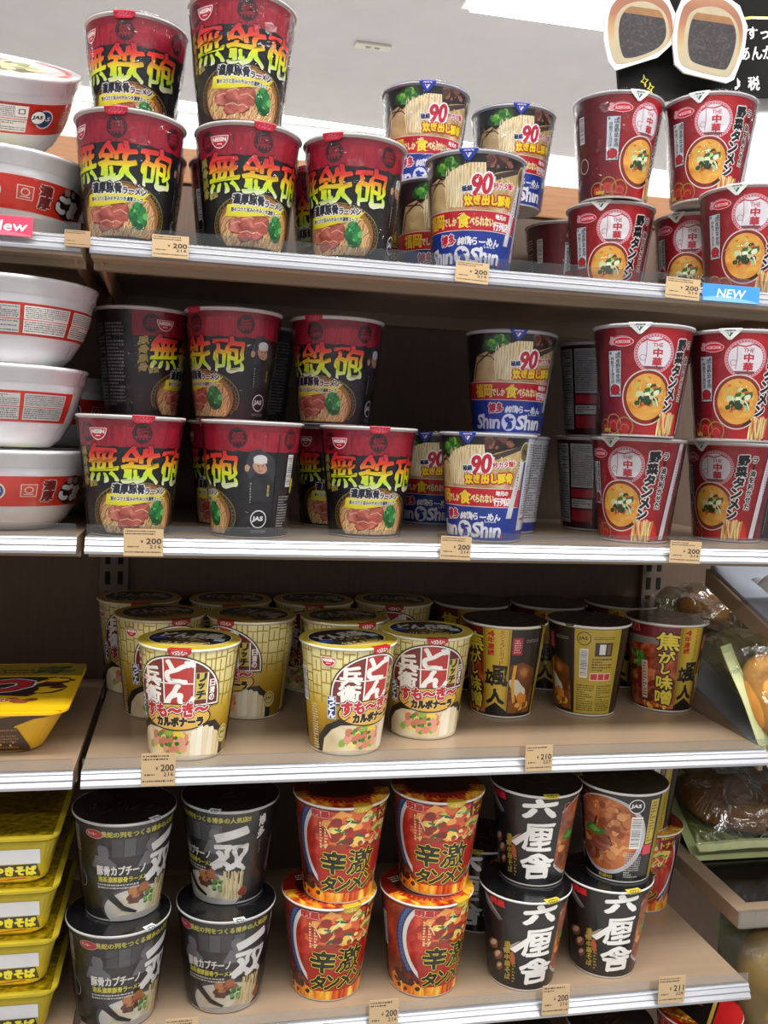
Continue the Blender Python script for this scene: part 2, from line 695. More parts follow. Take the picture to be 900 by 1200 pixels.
def art_muteppou(H):
    a = Art()
    blk = ink('#17161b')
    a.rect(-132, 2, 132, H - 3, blk)
    curtain = photo('red_curtain', 'noise', ['#86142a', '#a3182f', '#b32339'], 3.0, (6, .6))
    for i in range(-3, 3):
        u = i * 50 + 25
        for x0, x1 in ((u - 24.6, u + .2), (u + .8, u + 24.6)):
            a.poly([(x0, H - 3), (x0 - .2, 80.5), (x0 + 6, 79.6), (x0 + 14, 80), (x1 - 5, 79.4), (x1 + .2, 80.3), (x1, H - 3)], curtain)
    a.rect(-132, H - 10, 132, H - 3, ink('#8e142b'))
    for i in range(-2, 3):
        u = i * 50
        a.ell(u, 92, 8.2, 9, ink('#241319'))
        a.glyphs('無', u, 92, 11.5, 12.5, ink('#8d1a2b'), .2, rough=.8)
        a.ring(u, 92, 7.4, 8.2, .8, ink('#57162a'))
    # steaming bowl of noodles
    nood = photo('noodle', 'wave', ['#b8824e', '#dcb47a', '#f4deb0', '#d3a468'], 5.0, (1, 1.1), .6, 9, .15, .85)
    a.ell(0, 20, 49, 30, ink('#0f0e12'), 60)
    a.ring(0, 20, 47.5, 29, 1.0, ink('#8f7a3a'), 60, -20, 200)
    for k in range(-4, 30):
        t = math.radians(k * 7)
        x, y = 44.3 * math.cos(t), 20 + 26.5 * math.sin(t)
        a.ring(x, y, 1.7, 1.7, .6, ink('#8f7a3a'), 5, k * 40, k * 40 + 270)
    a.ell(0, 20, 41, 27.5, photo('soup_glow', 'noise', ['#7a4a20', '#b27a3c', '#d9a05a'], 2.0), 60)
    a.ell(-1, 18, 38, 25, nood, 60)
    a.strands(-30, 3, 32, 22, 18, [ink('#f0d9a4'), ink('#d7ab6c'), ink('#e6c284')], 1.5, 4, 11)
    meat = photo('chashu', 'noise', ['#8e3f30', '#c8685a', '#e09a84'], 5.0)
    for cx, cy, rx, ry in ((-20, 21, 11, 8), (-8, 25, 12, 8), (-11, 14, 11, 6), (3, 22, 10, 8), (-1, 14, 7, 5)):
        a.blob(cx + .6, cy - .8, rx, ry, ink('#7d3526'), 7, .18)
        a.blob(cx, cy, rx, ry, meat, 7, .18)
        a.line([(cx - rx * .7, cy + ry * .1), (cx, cy + ry * .4), (cx + rx * .6, cy)], .9, ink('#e8b49c'))
    a.blob(19.5, 21, 9, 11.5, ink('#1d6a34'), 12, .12)
    a.scatter(19.5, 21, 7.5, 10, 34, 2.4, [ink('#2f9a4a'), ink('#1c6b33'), ink('#6cc46e'), ink('#2a8641'), ink('#155a2c')], 1.1, 4)
    a.rect(-132, 1, 132, 3.2, ink('#1a1518'))
    # yellow brush flourish and the sub title
    a.poly([(-33, 28.5), (-31, 38), (-10, 40.5), (12, 38), (30, 41.5), (24, 35.5), (30, 35), (10, 31.5), (-14, 28)], ink('#f0e62a'))
    a.glyphs('濃厚豚骨', -10.5, 42.8, 29, 8.2, ink('#1c2233'), .45, [(1.0, ink(W_))], rough=.3)
    a.glyphs('ラーメン', 15.5, 41, 21, 5.4, ink('#1c2233'), .3, [(.8, ink(W_))])
    a.glyphs('豚のコクと旨みのやみつき濃厚スープ', -2, 34.2, 50, 3.7, ink('#1c2440'), .12, [(.5, ink(W_))], res=1)
    # the big brush title, yellow fading to red
    fire = photo('title_fire', 'ramp_v', ['#f6f7d8', '#cdf03a', '#ecec28', '#f0a028', '#e8402c', '#d42636'], 1, lo=.475, hi=.79)
    for ch, u, w, h, cy, ro in (('無', -35, 31, 33, 65, 4), ('鉄', 0, 34, 33, 63.5, 3), ('砲', 35, 31, 33, 63, 3)):
        a.glyphs(ch, u, cy, w, h, fire, .75, [(.8, ink('#0d0c10'))], rot=ro, shear=.1, rough=1.0, res=3)
    # gold brush column, cook, mark, panels
    a.column('豚骨豚骨', -57, 79, 44, 9, ink('#a9974a'), .4, rough=.8)
    a.glyphs('家伝', -46, 46.5, 10, 5, ink('#b8b05a'), .3, rot=12)
    a.nissin(-37, 91, 17)
    sk, wt, dk = ink('#c79a80'), ink('#dcdcda'), ink('#23232a')
    a.blob(71, 60, 14, 22, ink('#3a3a40'), 12, .15)
    a.poly([(61, 34), (60, 52), (66, 60), (78, 60), (84, 52), (85, 34)], dk)
    a.blob(70, 66, 5.4, 7, sk, 12, .06)
    a.ell(70, 73, 6.2, 4.2, wt)
    a.rect(64.4, 69.5, 76, 72, wt)
    for q in (67.6, 71.6):
        a.rect(q, 66.6, q + 1.6, 67.6, ink('#3a2620'))
    a.rect(68.6, 62.2, 71.6, 62.9, ink('#7a4238'))
    a.poly([(69.4, 66.4), (68.8, 64), (70.4, 64)], ink('#a87860'))
    a.line([(62, 52), (55, 57), (58, 64)], 4, dk)
    a.blob(58.5, 65, 2.6, 3, sk)
    a.column('無鉄砲', 79, 50, 39, 2.2, ink('#b8a85a'), .1, res=1)
    a.smallprint(61.5, 30, 63, 52, ink('#b8b8b8'), 9, 3)
    a.jas(71, 18, 8.4, ink('#ececec'), ink('#101014'))
    a.smallprint(63, 5, 80, 8, ink('#9a9a9a'), 2, 6)
    a.rect(86, 3, 87, H - 12, ink('#2c2b30'))
    a.barcode(99, 48, 107, 78)
    a.rect(108, 42, 111, 56, ink('#d8c82e'))
    a.smallprint(92, 10, 108, 40, ink('#a6a6a8'), 12, 8)
    a.rect(-132, 3, -68, H - 4, ink('#141418'))
    for y0, y1 in ((8, 44), (50, 94)):
        a.ring(-98, (y0 + y1) / 2, 26, (y1 - y0) / 2, .5, ink('#5c5c60'), 4, 45, 405)
    info_panel(a, -122, -74, 8, 94, None, '#8a8a8e', 4, 24)
    return a


def art_shin(H):
    a = Art()
    blue, red = ink('#1d3c9c'), ink('#cb1f2e')
    a.rect(-132, 2, 132, H - 3, ink('#23419a'))
    soup = photo('tonkotsu_soup', 'noise', ['#b08a52', '#d3b47e', '#e6d2a4'], 2.2)
    a.rect(-62, 50, 62, H - 3, soup)
    # table corner, bowl rim and toppings
    a.poly([(-62, 52), (-62, H - 3), (62, H - 3), (62, 95), (25, 83), (-4, 93), (-30, 74), (-40, 52)], ink('#1f1c20'))
    a.poly([(-50, 52), (-40, 80), (-26, 84), (-8, 70), (-4, 52)], soup)
    a.line([(-47, 50), (-40, 72), (-24, 82)], 1.8, ink('#3a3436'))
    a.poly([(25, 86), (62, 97), (62, 52), (8, 52), (10, 80)], soup)
    a.poly([(24, 84), (60, 97), (60, 93), (26, 79)], ink('#4a3c3a'))
    a.strands(24, 70, 58, 84, 14, [ink('#ead9a4'), ink('#d6bb7e')], 1.1, 3, 8)
    a.blob(-17, 93, 16, 8, ink('#274a22'), 12, .1)
    a.scatter(-17, 93, 13, 6.5, 34, 2.5, [ink('#4c9a3a'), ink('#2f6e2a'), ink('#8cc84e'), ink('#3d8432')], 1.1, 9)
    a.blob(30, 97, 17, 6, ink('#3a2422'), 12, .1)
    a.scatter(30, 97, 14, 4.6, 24, 2.6, [ink('#7a4a3c'), ink('#5c342c'), ink('#94624c')], 1.1, 5)
    lump = photo('straight_noodle', 'wave', ['#d2ae70', '#efdcae', '#f7ecc8'], 7.0, (1.6, .22), 0.05, 3, .1, .8)
    a.poly([(-21, 77), (-12, 88), (4, 94.5), (19, 95), (20, 86), (14, 78), (9, 60), (3, 55), (-14, 56), (-17, 66)], lump)
    a.strands(-17, 55, 18, 92, 20, [ink('#f6ecca'), ink('#e4c994'), ink('#f0dfb2')], 1.0, 1.6, 12)
    a.line([(-40, 80), (-22, 79), (-18, 75)], 1.0, ink('#111114'))
    # title
    a.glyphs('90', 17, 76, 18, 17, ink('#c8203c'), .9, [(1.5, ink('#ffffff'))], rot=9, shear=.22, res=3)
    a.glyphs('極細', 3.5, 72, 9, 5, ink('#1d2c5c'), .25, [(.8, ink('#ffffff'))], rot=5)
    a.glyphs('秒カタ麺!!', 39, 76.5, 23, 5.6, ink('#c8203c'), .2, [(.8, ink('#ffffff'))], rot=6)
    a.glyphs('炊き出し豚骨', 25, 62.5, 47, 9, ink('#f8e02a'), .55, [(1.3, ink('#c4201c'))], rot=3, rough=.4)
    a.glyphs('らーめん', 47, 54.2, 10, 3, ink('#ffffff'), .1, [(.5, ink('#c4201c'))])
    # ribbon and lower field
    a.rect(-68, 34.5, 62, 53.2, ink('#e8ddd0'))
    a.rect(-68, 35.2, 62, 52.5, red)
    a.glyphs('福岡', -32, 44, 23, 13.5, ink('#f3d43a'), .4)
    a.glyphs('でしか', -13, 42.5, 14, 7, ink('#f6e9a8'), .3)
    a.glyphs('食', 1, 43.8, 12.5, 13, ink('#f8e23a'), .5)
    a.glyphs('べられない', 19, 43, 23, 7.8, ink('#f8efb0'), .35)
    a.glyphs('地元の', 39, 48.5, 13, 4.6, ink('#ffffff'), .25)
    a.glyphs('行列店', 40.5, 40.2, 19, 7.6, ink('#ffffff'), .35)
    a.rect(-132, 2, 132, 34.5, blue)
    a.glyphs('博多', -16, 26.5, 17, 9.5, ink('#cf2038'), .5, [(.8, ink('#ffffff'))], rough=.5)
    a.glyphs('純情', 2.5, 25.6, 14, 7, ink('#f4f4f6'), .35, rough=.5)
    a.glyphs('らーめん', 25, 25, 29, 6.6, ink('#f4f4f6'), .35, rough=.5)
    a.ell(0, 12, 8.6, 9, ink('#eef0f4'))
    for dx, dy, rx, ry in ((-2, 14.5, 3, 3.6), (1, 9.5, 3.4, 3.8), (3, 15, 2.2, 1.4), (-1.5, 6.2, 2, 1.6)):
        a.blob(dx, dy, rx, ry, blue, 9, .25)
    for u in (-26, 26):
        a.glyphs('S', u - 12, 12, 9, 14, ink('#f2f3f6'), .75, rough=.4, shear=.1)
        a.glyphs('h', u - 3, 12.5, 7, 15, ink('#f2f3f6'), .7, rough=.3)
        a.glyphs('ı', u + 4, 10, None, 9, ink('#f2f3f6'), .7)
        a.glyphs('n', u + 11, 10, 8, 9, ink('#f2f3f6'), .7, rough=.3)
    a.glyphs('しんしん', 29, 21, 12, 2.6, ink('#f2f3f6'), .15)
    a.rect(41, 4, 44, 7.5, ink('#c8263a'))
    # medallion and hanging strip
    a.poly([(56, 84), (62, 84), (53, 24), (46, 24)], ink('#dededf'))
    a.smallprint(54.5, 46, 56.5, 80, ink('#4c4c54'), 12, 4)
    a.ell(61, 89, 6.6, 10, ink('#cfc290'))
    a.ell(61, 89, 5.4, 8.6, ink('#6b6026'))
    a.blob(62, 88, 2.4, 5.4, ink('#2c2718'), 9, .3)
    # information side
    a.rect(64, 12, 132, H - 4, ink('#cfd3da'))
    a.rect(-132, 12, -66, H - 4, ink('#cfd3da'))
    a.rect(68, 22, 130, 24, ink('#c04a56'))
    info_panel(a, 66, 130, 26, H - 7, None, '#4e5360', 5, 30)
    info_panel(a, -130, -92, 14, H - 7, None, '#4e5360', 8, 30)
    a.rect(-90, 20, -68, 100, ink('#33333a'))
    a.barcode(-88, 60, -78, 94)
    a.ell(-80, 50, 5, 5, ink('#c8304a'))
    return a


def art_chuka(H):
    a = Art()
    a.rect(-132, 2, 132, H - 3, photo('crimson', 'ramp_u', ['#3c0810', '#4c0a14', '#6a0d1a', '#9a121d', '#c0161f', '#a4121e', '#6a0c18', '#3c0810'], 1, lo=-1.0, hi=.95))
    gold = ink('#b08a3a')
    for u, y, r in ((-50, 8, 9), (-36, 12, 10), (-22, 9, 10), (34, 6, 8)):
        a.ring(u, y, r, r, 1.2, gold)
        a.blob(u, y, r * .7, r * .6, ink('#b81a24'), 10, .3)
        a.ring(u, y - 2, r * .5, r * .5, .7, gold, 20, 0, 200)
    a.glyphs('熱湯3分', -46, 6, 11, 3.6, ink('#e8c84a'), .15)
    # round emblem
    a.ell(4, 80, 18.6, 19, ink('#e9b9c0'))
    a.ring(4, 80, 18, 18.4, 2.6, ink('#d0788a'))
    for k in range(40):
        t = math.radians(9 * k)
        a.rect(4 + 16.7 * math.cos(t) - .5, 80 + 17.1 * math.sin(t) - .5, 4 + 16.7 * math.cos(t) + .5, 80 + 17.1 * math.sin(t) + .5, ink('#f3e4e6'))
    a.ell(4, 80, 15.2, 15.6, ink('#ece9ee'))
    a.line([(-8, 90), (-4, 93), (3, 91.5), (10, 94), (16, 91)], 1.4, ink('#c8324a'))
    a.line([(-4, 92), (-3.5, 80), (-4.5, 70)], .8, ink('#b88a96'))
    a.ring(-6.5, 76, 3, 3, .6, ink('#b88a96'))
    a.poly([(-6, 68), (14, 68), (11, 65), (-3, 65)], ink('#8a4a50'))
    a.glyphs('THE', 6, 88, 9, 3.6, ink('#b84a58'), .1)
    a.glyphs('中', 6.5, 81, 8, 7.5, ink('#c4283e'), .4)
    a.glyphs('華', 6.5, 72.2, 8.6, 8, ink('#c4283e'), .35)
    # soup bowl
    a.ell(0, 38, 25, 27, ink('#e8dcd6'))
    a.ell(0, 38, 23.8, 25.8, ink('#8f2a20'))
    a.ell(0, 38.5, 20.4, 22.4, photo('orange_soup', 'noise', ['#b8661c', '#e8a23c', '#f0bd58', '#d9832c'], 3.4, dist=1))
    a.scatter(0, 41, 16, 16, 26, 2.0, [ink('#e8c060'), ink('#e07a2c'), ink('#c9cc5a')], 1.2, 14)
    a.scatter(1, 41, 11, 10, 26, 2.7, [ink('#2c4a26'), ink('#d8dfae'), ink('#3c6a30'), ink('#eef0d2'), ink('#e0642c'), ink('#24381f'), ink('#b9cf80')], 1.25, 21)
    a.scatter(-4, 35, 7, 4, 8, 2.2, [ink('#22381f'), ink('#2c4a26')], 1.3, 22)
    for k in range(6):
        a.line([(6 + k * .8, 40 - k), (10 + k * .4, 36 - k * 1.4), (12, 31)], .8, ink('#eef0da'))
    # makers mark
    a.blob(-35, 91.5, 4, 4.4, ink('#d8a0a8'), 10, .3)
    a.ell(-26, 94, 8, 3, ink('#c87884'))
    a.ell(-25, 91, 10, 4.6, ink('#eecfd2'))
    a.ell(-25, 91, 9.3, 4, ink('#d01c34'))
    a.glyphs('ACECOOK', -25, 91, 14.5, 2.7, ink('#f6dfe2'), .12)
    # white card
    a.rect(-40, 38, -26, 83, ink('#2a2426'))
    a.rect(-39.5, 38.6, -26.5, 82.5, ink('#ccd4da'))
    for x, y in ((-37.6, 40.6), (-28.4, 40.6), (-37.6, 80.4), (-28.4, 80.4)):
        a.ell(x, y, 1.4, 1.4, ink('#6f7a82'))
    a.column('国産野菜使用', -29.6, 80, 51, 4.6, ink('#2c2a30'), .1)
    a.column('特製ラー油付き', -35.6, 77, 51, 3.8, ink('#2c2a30'), .05)
    a.ell(-33, 45, 5.6, 5.2, ink('#3a2024'))
    a.ell(-33, 45, 5, 4.6, ink('#b81a28'))
    # vertical title
    a.column('野菜タンメン', 31.5, 95, 24, 10, ink('#141216'), .8, [(1.1, ink('#f3eeec'))], dx=-1.6, rough=.4, n=8)
    a.column('ラー油を利かせた', 42.5, 94, 36, 5.6, ink('#141216'), .35, [(.8, ink('#f3eeec'))], dx=-.5)
    a.poly([(14, 4), (16, 22), (28, 26), (40, 20), (44, 4)], ink('#d4202a'))
    a.strands(14, 1, 36, 25, 12, [ink('#f0dc9c'), ink('#d9b766'), ink('#f5e6b4'), ink('#c9a050')], 2.0, 1.4, 7)
    a.poly([(7, 15), (16, 19), (15, 21), (7, 16.6)], ink('#241a16'))
    # slanting white strip
    a.poly([(58, H - 4), (65, H - 4), (54, 4), (47, 4)], ink('#d9d8de'))
    a.smallprint(58, 50, 60.5, 92, ink('#a06a78'), 16, 4)
    a.ell(61, 90, 3, 8, ink('#d8a4ae'))
    # information side
    a.rect(78, 8, 100, H - 8, ink('#b9bcc0'))
    a.smallprint(79.5, 12, 98.5, H - 10, ink('#4a4a50'), 28, 4)
    a.rect(103, 50, 130, H - 8, ink('#c0c2c6'))
    a.smallprint(104.5, 52, 128.5, H - 10, ink('#4c4a50'), 22, 9)
    a.rect(103, 38, 130, 48, ink('#b02436'))
    a.rect(103, 26, 130, 36, ink('#c4c4c8'))
    a.smallprint(105, 27, 128, 35, ink('#3a3a40'), 3, 2)
    a.rect(103, 10, 130, 24, ink('#a82234'))
    a.barcode(-74, 60, -66, 88)
    a.ring(-68, 36, 7, 8, .8, ink('#e4c8cc'))
    a.smallprint(-126, 12, -82, 90, ink('#c8b2b6'), 24, 3)
    return a


def art_donbei(H):
    a = Art()
    a.rect(-132, 2, 132, H - 3, photo('udon_gold', 'ramp_v', ['#8c6a14', '#b48a1c', '#cbaa3c', '#e2d58a', '#e8df9e', '#e9e2a6'], 1, lo=.2, hi=1.0))
    br = ink('#a88420')
    r = random.Random(5)
    for i in range(-12, 12):
        x = i * 11 + r.uniform(-1.5, 1.5)
        a.rect(x, 52, x + 1.0, H - 3, br)
        y = 56 + r.uniform(0, 6)
        while y < H - 5:
            a.rect(x, y, x + 11, y + 1.0, br)
            if r.random() < .5:
                a.rect(x + 5.5, y, x + 6.4, y + 11, br)
            y += r.uniform(8, 15)
    # black bowl, white udon, toppings
    a.poly([(-62, 2), (-60, 18), (-50, 30), (-36, 37), (20, 37), (38, 38), (48, 28), (54, 12), (54, 2)], ink('#26201e'))
    a.poly([(-56, 2), (-53, 16), (-44, 26), (-34, 31), (30, 33), (42, 26), (47, 12), (47, 2)], photo('cream_sauce', 'noise', ['#cdb890', '#e4d6b2', '#efe6cc'], 2.0))
    a.scatter(-13, 17, 23, 13, 44, 3.4, [ink('#d98a6c'), ink('#e9d24e'), ink('#6f9e3a'), ink('#e4a888'), ink('#f0e08a'), ink('#c8604a'), ink('#8fb84a')], 1.25, 18, 4)
    a.scatter(-10, 18, 20, 10, 9, 4.6, [ink('#e0a08a'), ink('#cf7c62')], 1.2, 6, 5)
    a.scatter(-8, 20, 18, 8, 9, 2.0, [ink('#4c8a30'), ink('#3a7426')], 1.1, 7, 5)
    for i in range(5):
        x = 13 + i * 6
        y1 = (30, 35, 34, 32, 27)[i]
        a.poly([(x - 1, 4), (x, y1 - 2), (x + 2, y1), (x + 5, y1), (x + 6.4, y1 - 3), (x + 5.5, 4)], ink(('#efe6cf', '#f4eedb', '#e6d9b8', '#f0e7d0', '#e2d2aa')[i]))
        a.line([(x + 5.6, 5), (x + 6, y1 - 3)], .8, ink('#c9ae78'))
    # dome logo
    def dome(g, mat):
        pts = [(-44 - g, 54 - g)]
        for k in range(25):
            t = math.pi - math.pi * k / 24
            pts.append((-3 + (40 + g) * math.cos(t), 62 + (38 + g) * math.sin(t)))
        pts += [(37 + g, 56 - g)]
        a.poly(pts, mat)
    dome(2.6, ink('#1a1616'))
    dome(1.4, ink(W_))
    dome(0, ink('#6a2424'))
    a.poly([(-13, 54), (-13, 99), (-3, 100), (14, 96), (14, 54)], ink('#b53836'))
    a.poly([(-43, 54), (-42, 68), (-32, 88), (-15, 98), (-15, 54)], ink('#7a3030'))
    for x0, y0, x1, y1 in ((-13.6, 54, -12.2, 99), (13.6, 54, 14.8, 96), (-42, 75, 14, 76.2), (26, 56, 27, 86)):
        a.rect(x0, y0, x1, y1, ink(W_))
    a.glyphs('ど', 1, 87, 24, 21, ink('#f6f3ee'), 1.2, rot=-4, rough=.6, res=3)
    a.glyphs('ん', 1, 64.5, 27, 20, ink('#f6f3ee'), 1.2, rough=.6, res=3)
    a.glyphs('兵', -26, 81, 19, 17, ink('#f6f3ee'), .9, rough=.5, res=3)
    a.glyphs('衛', -27, 63, 21, 17, ink('#f6f3ee'), .8, rough=.5, res=3)
    a.rect(15.5, 60, 26, 86, ink('#c9b25a'))
    a.column('リッチ', 20.6, 85.5, 60.5, 8, ink('#1c1818'), .6)
    a.column('日清の', 31, 79, 58, 5, ink('#f0ece4'), .3)
    # sub title
    a.ell(-3, 43, 35, 13.4, ink('#221c18'))
    a.ell(-3, 43, 33.6, 12.2, ink('#dfb04e'))
    a.glyphs('すも～き～', -3, 49.5, 62, 13, ink('#c02a34'), .9, [(.8, ink(W_)), (1.0, ink('#5e2018'))], rot=3, rough=.4, res=3)
    a.glyphs('カルボナーラ', 1, 38.6, 46, 8.6, ink('#221a16'), .8, [(.7, ink('#efd08a'))], rot=1)
    a.line([(-38, 37), (-34, 34.5), (-29, 37), (-25, 40)], 1.0, ink('#221a16'))
    a.rect(-48.5, 37, -39.5, 60, ink(W_))
    a.rect(-48, 37.6, -40, 59.4, ink('#1f3a86'))
    a.column('うどん', -44, 59, 38, 6.4, ink('#ffffff'), .5)
    a.nissin(-47, 94, 15)
    a.ell(51, 22, 7.6, 9, ink('#cdbf74'))
    a.jas(51, 23, 6, ink('#4a4418'))
    a.rect(72, 6, 128, H - 8, ink('#d6cc90'))
    info_panel(a, 74, 126, 8, H - 10, None, '#5a5230', 3, 28)
    a.barcode(-84, 50, -74, 84)
    a.smallprint(-68, 4, -60, 50, ink('#e8e0b8'), 18, 4)
    a.rect(-128, 6, -90, H - 8, ink('#cfc486'))
    info_panel(a, -126, -92, 8, H - 10, None, '#5a5230', 6, 28)
    return a


def art_miso(H):
    a = Art()
    a.rect(-132, 2, 132, H - 3, ink('#19130f'))
    # soup picture on the left of the banner
    a.rect(-92, 4, -14, 92, photo('miso_soup', 'noise', ['#4a1208', '#8c2a12', '#b8542a', '#d08a4e'], 2.6, dist=2.5))
    a.rect(-92, 88, -14, H - 3, ink('#6e1622'))
    a.poly([(-92, 78), (-70, 86), (-44, 87), (-14, 83), (-14, 89), (-92, 89)], ink('#8e857c'))
    a.glyphs('明星', -68, 98, 15, 6.5, ink('#c83440'), .5, [(.6, ink('#d89a9a'))])
    a.scatter(-66, 62, 12, 10, 26, 2.6, [ink('#4c9a3c'), ink('#8cc860'), ink('#2f6e2c')], 1.1, 4)
    a.scatter(-60, 30, 22, 22, 30, 4, [ink('#b0592e'), ink('#7c2312'), ink('#c97a42'), ink('#5a180c')], 1.3, 6, 6)
    a.rect(-58, 14, -50, 60, ink('#d9b8a4'))
    a.smallprint(-56.5, 16, -51.5, 58, ink('#6a3a2c'), 12, 2)
    a.scatter(-40, 8, 24, 5, 16, 2.4, [ink('#e8a02c'), ink('#d8641c'), ink('#f0c050')], 1.3, 9)
    for ch, cy, w, h in (('焦', 86, 25, 21), ('が', 67, 18, 14), ('し', 53, 9, 13), ('味', 36, 20, 16), ('噌', 18, 21, 17)):
        a.glyphs(ch, -27 - (90 - cy) * .03, cy, w, h, ink('#e8d23c'), .55, [(1.6, ink('#150e0c'))], rough=.6, res=3)
    # banner
    ban = photo('banner_gold', 'ramp_u', ['#9a7a1c', '#d3b53a', '#dcc04a', '#b8941f'], 1, lo=-.15, hi=.16)
    a.poly([(-15, H - 3), (15, H - 3), (15, 8), (0, 18), (-15, 8)], ban)
    a.rect(-13.5, 14, -12.8, H - 4, ink('#7a5e14'))
    a.rect(12.8, 14, 13.5, H - 4, ink('#7a5e14'))
    a.column('4年連続', -6, 101, 72, 7.5, ink('#b8202a'), .3)
    a.column('ミシュランガイド', 6, 102, 62, 4.6, ink('#b84a1c'), .15)
    a.glyphs('立', -8, 48, 10, 15, ink('#17130f'), .9, rough=.8, res=3)
    a.glyphs('風', 4.5, 49, 19, 22, ink('#17130f'), .9, rough=.8, res=3)
    a.glyphs('人', 0, 25, 23, 17, ink('#17130f'), 1.0, rough=.8, res=3)
    # right of the banner: noodles lifted over a bowl
    a.poly([(16, 6), (16, 62), (30, 66), (50, 56), (52, 6)], photo('miso_noodle', 'noise', ['#2a120a', '#7a4018', '#c07a30'], 2.4))
    a.blob(28, 34, 8, 15, ink('#d9d4c4'), 12, .25)
    a.line([(22, 62), (20, 40), (24, 18)], 4, ink('#e0a838'))
    a.scatter(36, 18, 14, 9, 14, 4, [ink('#e08a2c'), ink('#8c4a1c'), ink('#e8b04a')], 1.2, 3, 6)
    a.rect(17, 74, 28, 94, ink('#a82038'))
    a.smallprint(19, 76, 26, 92, ink('#e0b8b8'), 6, 2)
    a.smallprint(32, 88, 50, 92, ink('#8a8a88'), 2, 4)
    # information panel
    a.rect(56, 3, 108, H - 4, photo('panel_gold', 'noise', ['#a8902a', '#bfa636'], 1.5))
    a.ring(66, 92, 7.5, 8, .9, ink('#1c1810'))
    a.glyphs('JAS', 65, 92, 9, 4.4, ink('#1c1810'), .2)
    a.barcode(62, 46, 71, 80)
    a.smallprint(76, 91, 100, 95, ink('#4a3c14'), 2, 7)
    a.rect(78, 72, 98, 88, ink('#2c261c'))
    a.rect(83, 74, 90, 86, ink('#d9dadc'))
    a.rect(92, 74, 96, 86, ink('#7a5a34'))
    a.smallprint(76, 54, 100, 70, ink('#3a3010'), 5, 3)
    a.rect(74, 43, 100, 52, ink('#ded2c4'))
    a.rect(75, 44, 83, 51, ink('#c42838'))
    a.rect(84, 44, 91, 51, ink('#c42838'))
    a.rect(92, 44, 99, 51, ink('#c42838'))
    info_panel(a, 58, 106, 4, 40, None, '#4a3e16', 5, 12)
    a.rect(-132, 3, -93, H - 4, ink('#2a1c10'))
    info_panel(a, -130, -96, 6, H - 8, None, '#9a8640', 5, 26)
    return a


